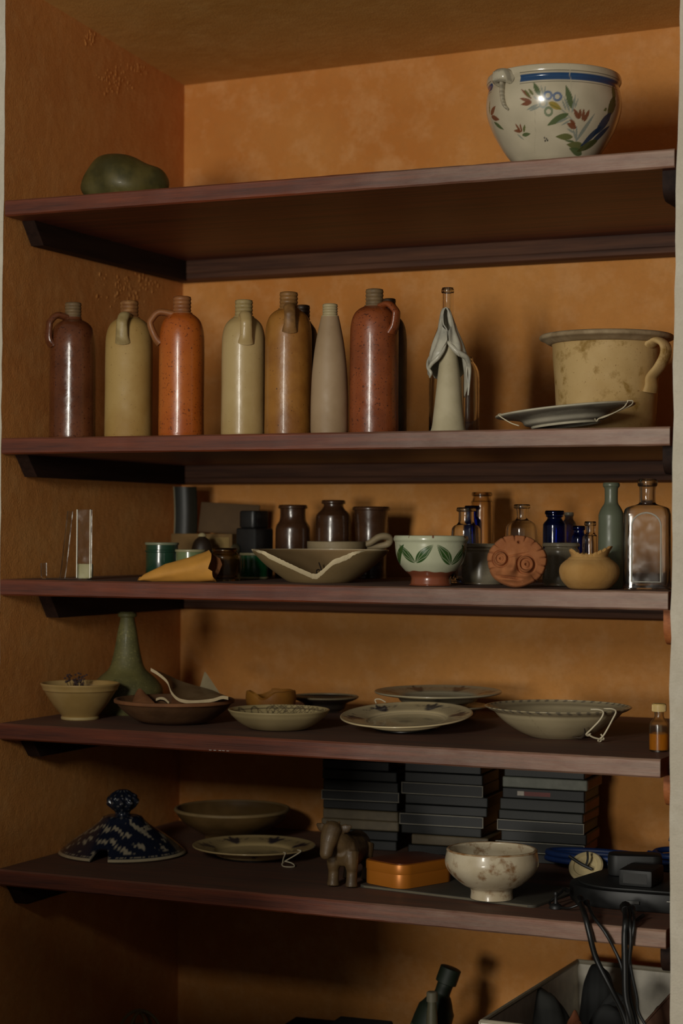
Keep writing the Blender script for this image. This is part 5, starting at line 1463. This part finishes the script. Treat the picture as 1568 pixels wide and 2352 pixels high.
t = thing('socket_disc', 'round cream plastic disc crossed by a black cord behind the hub', 'disc', (float(q[0]), .405, float(S5)))
crm = plain('cream_plastic', (204, 186, 140), .5)
rd = 40 * m
gd = lathe([(0, 0), (rd - .003, 0), (rd, .003), (rd, .007), (rd - .003, .010), (rd * .72, .010), (rd * .68, .007), (rd * .3, .007), (rd * .26, .010), (0, .010)], 56, 1)
gd = move(gd, (0, 0, 0), rotm('X', math.radians(46))); gd = (np.array(gd[0]) - [0, 0, np.array(gd[0])[:, 2].min()], gd[1])
obj('plate', gd, crm, t, smooth=40)
obj('crossing_cord', sweep(smooth_path([(-rd * .9, -.016, rd * 1.35), (-rd * .2, -.020, rd * 1.0), (rd * .5, -.020, rd * .72)], 5), .0032, 8), mattb, t)
obj('crossing_cord', sweep(smooth_path([(rd * .15, -.012, rd * 1.7), (rd * .22, -.018, rd * 1.25), (rd * .1, -.020, rd * .8)], 5), .0022, 8), mattb, t)
bluec = plain('blue_cord', (20, 46, 96), .5, 0, .1)
def coil(name_label, cx, cy, z0, rx, ry, turns, lift, r, ends, mat=None, tilt=.0, name='blue_cord', phase=0):
    t = thing(name, name_label, 'cable', (cx, cy, z0))
    pts = []
    n = int(turns * 28)
    rs = np.random.default_rng(int(cx * 1000))
    for k in range(n):
        a = 2 * math.pi * k / 28 + phase
        w = 1 + .06 * math.sin(a * .37 + 1)
        pts.append((rx * w * math.cos(a), ry * w * math.sin(a), r + lift * k / n + tilt * (1 + math.sin(a)) * .5))
    obj('coil', sweep(pts, r, 8), mat or bluec, t, smooth=80)
    for e in ends: obj('loose_end', sweep(smooth_path(e, 6), r, 8), mat or bluec, t, smooth=80)
    return t
qb = onY(1380, 1965, .46)
coil('thick blue cord lying in long flat loops behind the hub', float(qb[0]), .49, S5 + .015, .115, .05, 3.2, .018, .0062, [[(.08, -.03, .022), (.10, -.06, .018), (.112, -.08, .004), (.112, -.09, -.006)]], tilt=.0)
t = thing('cable_spool', 'black drum underneath the blue cord loops', 'spool', (float(qb[0]), .495, S5))
obj('drum', lathe([(0, 0), (.055, 0), (.055, .003), (.046, .004), (.046, .010), (.055, .011), (.055, .0145), (0, .0145)], 40), mattb, t)
obj('hub_ring', lathe([(.012, .0142), (.016, .0144), (.015, .0148), (.012, .0148)], 24), mattb, t)
qc = onY(1535, 1985, .40)
coil('blue cord bundled upright at the right pier', min(float(qc[0]), W - .075), .46, S5, .042, .032, 4.0, .05, .0058, [[(.03, .02, .05), (.01, .03, .07), (-.02, .02, .08)]], tilt=.01)
# cables
cabm = plain('black_cable', (20, 20, 19), .38)
def cable(label, pts, r=.0034, plug=None, mat=None):
    P = np.array([onY(x, y, Y) for x, y, Y in pts]); o = P[0].copy()
    t = thing('power_cable', label, 'cable', tuple(map(float, o)), 0, 'black cables hanging over the lowest shelf')
    obj('cord', sweep(smooth_path(P - o, 8), r, 10), mat or cabm, t, smooth=80)
    d = (P[1] - P[0]); d /= np.linalg.norm(d)
    obj('plug', sweep([(0, 0, 0), tuple(d * .006), tuple(d * .022)], [r * 1.7, r * 1.9, r * 1.2], 10), cabm, t)
    return t
F0 = -.016
cable('leftmost black cable hanging down from the hub corner over the shelf edge', [(1330, 2066, .07), (1342, 2100, .0), (1352, 2140, F0), (1368, 2200, F0), (1400, 2265, F0), (1432, 2330, -.01), (1450, 2400, -.01)], .0050)
cable('thin black cable leaving the hub corner beside the leftmost one', [(1348, 2072, .07), (1362, 2105, .0), (1388, 2140, F0), (1410, 2180, F0), (1428, 2225, F0 - .004), (1437, 2300, F0), (1446, 2400, F0)], .0030)
cable('thick black cable hanging straight down from the front of the hub', [(1436, 2082, .07), (1437, 2112, -.004), (1434, 2150, F0), (1435, 2220, F0 - .006), (1437, 2290, F0 - .010), (1449, 2340, F0 - .01), (1462, 2410, F0)], .0058)
cable('glossy black cable hanging just right of the thick one', [(1446, 2086, .06), (1446, 2116, -.004), (1448, 2160, F0), (1443, 2240, F0), (1448, 2300, F0), (1463, 2350, F0), (1478, 2410, F0)], .0036)
cable('outermost thin black cable bowing to the right below the shelf', [(1452, 2084, .06), (1456, 2116, -.004), (1450, 2170, F0 + .002), (1447, 2215, F0), (1462, 2290, F0), (1466, 2325, F0), (1490, 2370, F0), (1500, 2410, F0)], .0028)
cable('black cable lying along the shelf from the hub to the slate board', [(1304, 2046, .145), (1296, 2042, .155), (1288, 2050, .145), (1276, 2060, .13), (1262, 2076, .115), (1300, 2086, .085), (1330, 2078, .085)], .0022)
cable('thin brownish cable lying on the shelf at the right of the hub', [(1478, 2102, .06), (1462, 2112, .045), (1446, 2120, .03), (1440, 2124, .018)], .0018, mat=plain('brown_cable', (66, 44, 30), .5))

# ================================================================ BELOW THE SHELVES
qa = onY(1326, 2208, .64); zr = float(qa[2]); qf = onZ(1106, 2347, zr)
plw = plain('white_crate_plastic', (226, 218, 200), .45)
# crate: back left corner qa, front left corner qf, walls slope inwards to the floor
left_dir = (qf - qa)[:2]; Lc = float(np.linalg.norm(left_dir)); ux = -left_dir / Lc          # towards the back
rz = math.atan2(-ux[0], ux[1])
wx, wy = .36, Lc
cx_, cy_ = (qf[:2] + qa[:2]) / 2 + np.array([ux[1], -ux[0]]) * wx / 2
t = thing('storage_crate', 'open white plastic crate on the floor at the right holding dark bags', 'crate', (float(cx_), float(cy_), 0), rz)
th = .006; h = zr; ins = .02
def wall4(x0, y0, x1, y1):
    """one sloping side, from rim edge (x0, y0)-(x1, y1) down to the inset base"""
    k = 1 - 2 * ins / wx; k2 = 1 - 2 * ins / wy
    d = np.array([y1 - y0, -(x1 - x0)], float); d /= np.linalg.norm(d); d *= -th
    V = []
    for ox, oy in ((0, 0), d):
        V += [(x0 + ox, y0 + oy, h), (x1 + ox, y1 + oy, h), (x1 * k + ox, y1 * k2 + oy, 0), (x0 * k + ox, y0 * k2 + oy, 0)]
    return V, [(0, 1, 2, 3), (7, 6, 5, 4), (0, 4, 5, 1), (1, 5, 6, 2), (2, 6, 7, 3), (3, 7, 4, 0)]
a, b = wx / 2, wy / 2
obj('side_wall', wall4(-a, -b, -a, b), plw, t, smooth=0); obj('side_wall', wall4(a, b, a, -b), plw, t, smooth=0)
obj('end_wall', wall4(a, -b, -a, -b), plw, t, smooth=0); obj('end_wall', wall4(-a, b, a, b), plw, t, smooth=0)
obj('bottom', box(wx - 2 * ins, wy - 2 * ins, .005, 0, 1), plw, t, smooth=0)
obj('rim', sweep([(-a, -b, h), (a, -b, h), (a, b, h), (-a, b, h)], .005, 8, closed=True), plain('crate_rim', (150, 140, 118), .5), t, smooth=30)
bagm = plain('black_fabric_bag', (26, 27, 26), .8, 0, .3, 12, .4); bagg = plain('charcoal_bag', (44, 44, 40), .75, 0, .3, 12, .4); orb = plain('orange_brown_cloth', (110, 60, 30), .85, 0, .2)
def lumpbag(label, px, py, Y, rx, ry, rz_, mat, seed, name='fabric_bag', tie=True, zb=.006):
    q = onY(px, py, Y); top = float(q[2])
    t = thing(name, label, 'bag', (float(q[0]), Y, zb))
    V, Fc = lathe([(math.sin(s), -math.cos(s)) for s in np.linspace(0, math.pi, 48)], 96)
    V = np.array(V); rs = np.random.default_rng(seed); k = np.ones(len(V))
    for _ in range(10):
        f = rs.normal(0, 2.6, 3); k += .042 * np.sin(V @ f + rs.uniform(0, 6.28)) + .007 * np.sin(V @ (f * 3.2) + rs.uniform(0, 6.28))
    V *= k[:, None]; hh = top - zb
    V = V * np.array([rx, ry, hh / 2 / 1.0]) ; V[:, 2] -= V[:, 2].min(); V[:, 2] *= hh / V[:, 2].max()
    obj('body', (V, Fc), mat, t, smooth=80)
    if tie: obj('seam', sweep([tuple(v) for v in V[[i for i in range(1 + 12, len(V) - 1, 96)]]] , .0015, 6), mat, t, smooth=60)
    return t
lumpbag('black fabric bag bulging up at the back of the crate', 1374, 2212, .50, .04, .045, 0, bagm, 1)
lumpbag('charcoal bag slumped at the left of the crate', 1256, 2268, .40, .06, .07, 0, bagg, 2)
lumpbag('dark bag at the front of the crate under the cables', 1405, 2285, .33, .065, .075, 0, bagm, 3)
lumpbag('orange-brown cloth tucked between the dark bags', 1318, 2322, .19, .03, .03, 0, orb, 4, 'cloth_bundle')
lumpbag('small dark bag at the right end of the crate', 1514, 2312, .50, .035, .04, 0, bagg, 5)
fm = plain('brown_cardboard', (82, 50, 30), .8)
A = [onY(1478, 2352, .14), onY(1560, 2262, .14), onY(1580, 2420, .14), onY(1440, 2420, .14)]
o_ = np.mean(A, 0)
t = thing('cardboard_flap', 'brown cardboard piece leaning in the right front of the crate', 'cardboard', (float(o_[0]), .14, 0))
low = [(A[0][0] - o_[0], 0, A[0][2]), (A[1][0] - o_[0], 0, A[1][2]), (A[1][0] - o_[0] + .03, .01, .007), (A[0][0] - o_[0] - .02, .01, .007)]
obj('sheet', solid((low, [(0, 1, 2, 3)]), .004), fm, t, smooth=0)
obj('fold_edge', sweep([low[0], low[1]], .0024, 6), fm, t)
# leaning dark green bottle with pale tube
gb = plain('dark_green_plastic', (22, 32, 18), .6)
q1, q2 = onY(1030, 2205, .52), onY(972, 2340, .46)
t = thing('green_bottle', 'dark green bottle leaning at the back below the lowest shelf', 'bottle', (float(q2[0]) - .04, .44, 0))
zt = float(q1[2])
body = lathe([(0, 0), (.036, 0), (.04, .006), (.04, zt * .62), (.034, zt * .72), (.02, zt * .80), (.016, zt * .82), (.016, zt * .95), (.0, zt * .95)], 40, 2)
ax = rotm('Y', math.radians(17)) 
ax = rotm('X', math.radians(-9)) @ ax
bb = move(body, (0, 0, 0), ax); dz_ = -np.array(bb[0])[:, 2].min(); obj('body', move(bb, (0, 0, dz_)), gb, t, smooth=50)
capg = lathe([(.019, zt * .88), (.022, zt * .885), (.022, zt * .985), (.019, zt * .99), (0, zt * .99)], 32)
obj('cap', move(move(capg, (0, 0, 0), ax), (0, 0, dz_)), gb, t)
obj('label', move(move(lathe([(.0405, zt * .30), (.0408, zt * .31), (.0408, zt * .56), (.0405, zt * .57)], 40), (0, 0, 0), ax), (0, 0, dz_)), plain('pale_green_label', (70, 74, 52), .6), t)
q = onY(998, 2290, .40)
t = thing('pale_tube', 'pale plastic tube standing in front of the leaning green bottle', 'tube', (float(q[0]), .385, 0))
zz = float(onY(998, 2274, .4)[2])
obj('body', lathe([(0, 0), (.013, 0), (.013, .004), (.0125, zz * .7), (.009, zz * .9), (.0085, zz * .94)], 28, 2), plain('pale_tube_plastic', (84, 80, 60), .5), t)
obj('cap', lathe([(.011, zz * .93), (.011, zz - .002), (.009, zz), (0, zz)], 28), plain('tube_cap', (104, 98, 80), .5), t)
# black boxes whose tops just show at the bottom
for lab, px, py, Y, w, d in (('low black box standing on the floor at the bottom centre', 770, 2344, .58, .17, .14), ('black box beside the leaning green bottle at the bottom', 845, 2340, .42, .11, .11)):
    q = onY(px, py, Y); hz = float(q[2])
    t = thing('black_box', lab, 'box', (float(q[0]), Y - d / 2, 0), .08)
    obj('body', box(w, d, hz * .86, .004, 1), bagm, t); obj('lid', box(w + .006, d + .006, hz * .14, .003, 1, (0, 0, hz * .86)), bagm, t)
# wire basket of curved hoops at the bottom left
q = onY(318, 2320, .40); hz = float(q[2]); m = mpp(q)
wm = plain('pale_cane', (132, 116, 78), .6)
t = thing('cane_basket', 'pale cane basket frame with crossing hoops at the bottom left', 'basket', (float(q[0]) + .004, .40, 0))
rb = 54 * m
for k, (ang, z1, rr) in enumerate(((0.35, hz, 1.0), (1.5, hz * .985, .94), (2.5, hz * .97, .9))):
    pts = [(rb * rr * math.cos(s) * math.cos(ang), rb * rr * math.cos(s) * math.sin(ang), hz * .55 + (z1 - hz * .55) * math.sin(s)) for s in np.linspace(0, math.pi, 24)]
    pts = [(pts[0][0], pts[0][1], .0)] + pts + [(pts[-1][0], pts[-1][1], .0)]
    obj('hoop', sweep(pts, .0036, 8), wm, t, smooth=80)
for z1 in (.06, .12, hz * .55):
    obj('ring', sweep([(rb * math.cos(s), rb * math.sin(s), z1) for s in np.linspace(0, 2 * math.pi, 40)[:-1]], .003, 8, closed=True), wm, t, smooth=80)
obj('base', lathe([(0, .002), (rb, .002), (rb, .006), (0, .006)], 40), wm, t)

# ================================================================ unseen chest added in front of the recess to shade its lower left
cm_ = wood('chest_wood', (70, 44, 28), (100, 64, 40), (80, 62, 44))
cw_, cd_, chh = 1.0, .36, .95
t = thing('added_shade_chest', 'unseen wooden chest of drawers added at the left to shade the recess', 'chest', (.71 - cw_ / 2, -1.32, 0))
obj('body', join(box(cw_, cd_, chh - .07, .004, 1, (0, 0, .05)), box(cw_ - .06, cd_ - .06, .05, 0, 1)), cm_, t, smooth=20)
obj('top', box(cw_ + .02, cd_ + .02, .025, .006, 2, (0, 0, chh - .022)), cm_, t)
for k in range(3):
    dr = obj('drawer', box(cw_ - .06, .02, .235, .004, 1, (0, -cd_ / 2 - .006, .075 + k * .255)), cm_, t)
    for s in (-.25, .25): obj('knob', move(lathe([(0, 0), (.008, 0), (.007, .012), (.016, .02), (.012, .03), (0, .031)], 20, 2), (s, -cd_ / 2 - .016, .19 + k * .255), rotm('X', math.radians(90))), plain('brass_knob', (150, 116, 60), .35, .8), dr)
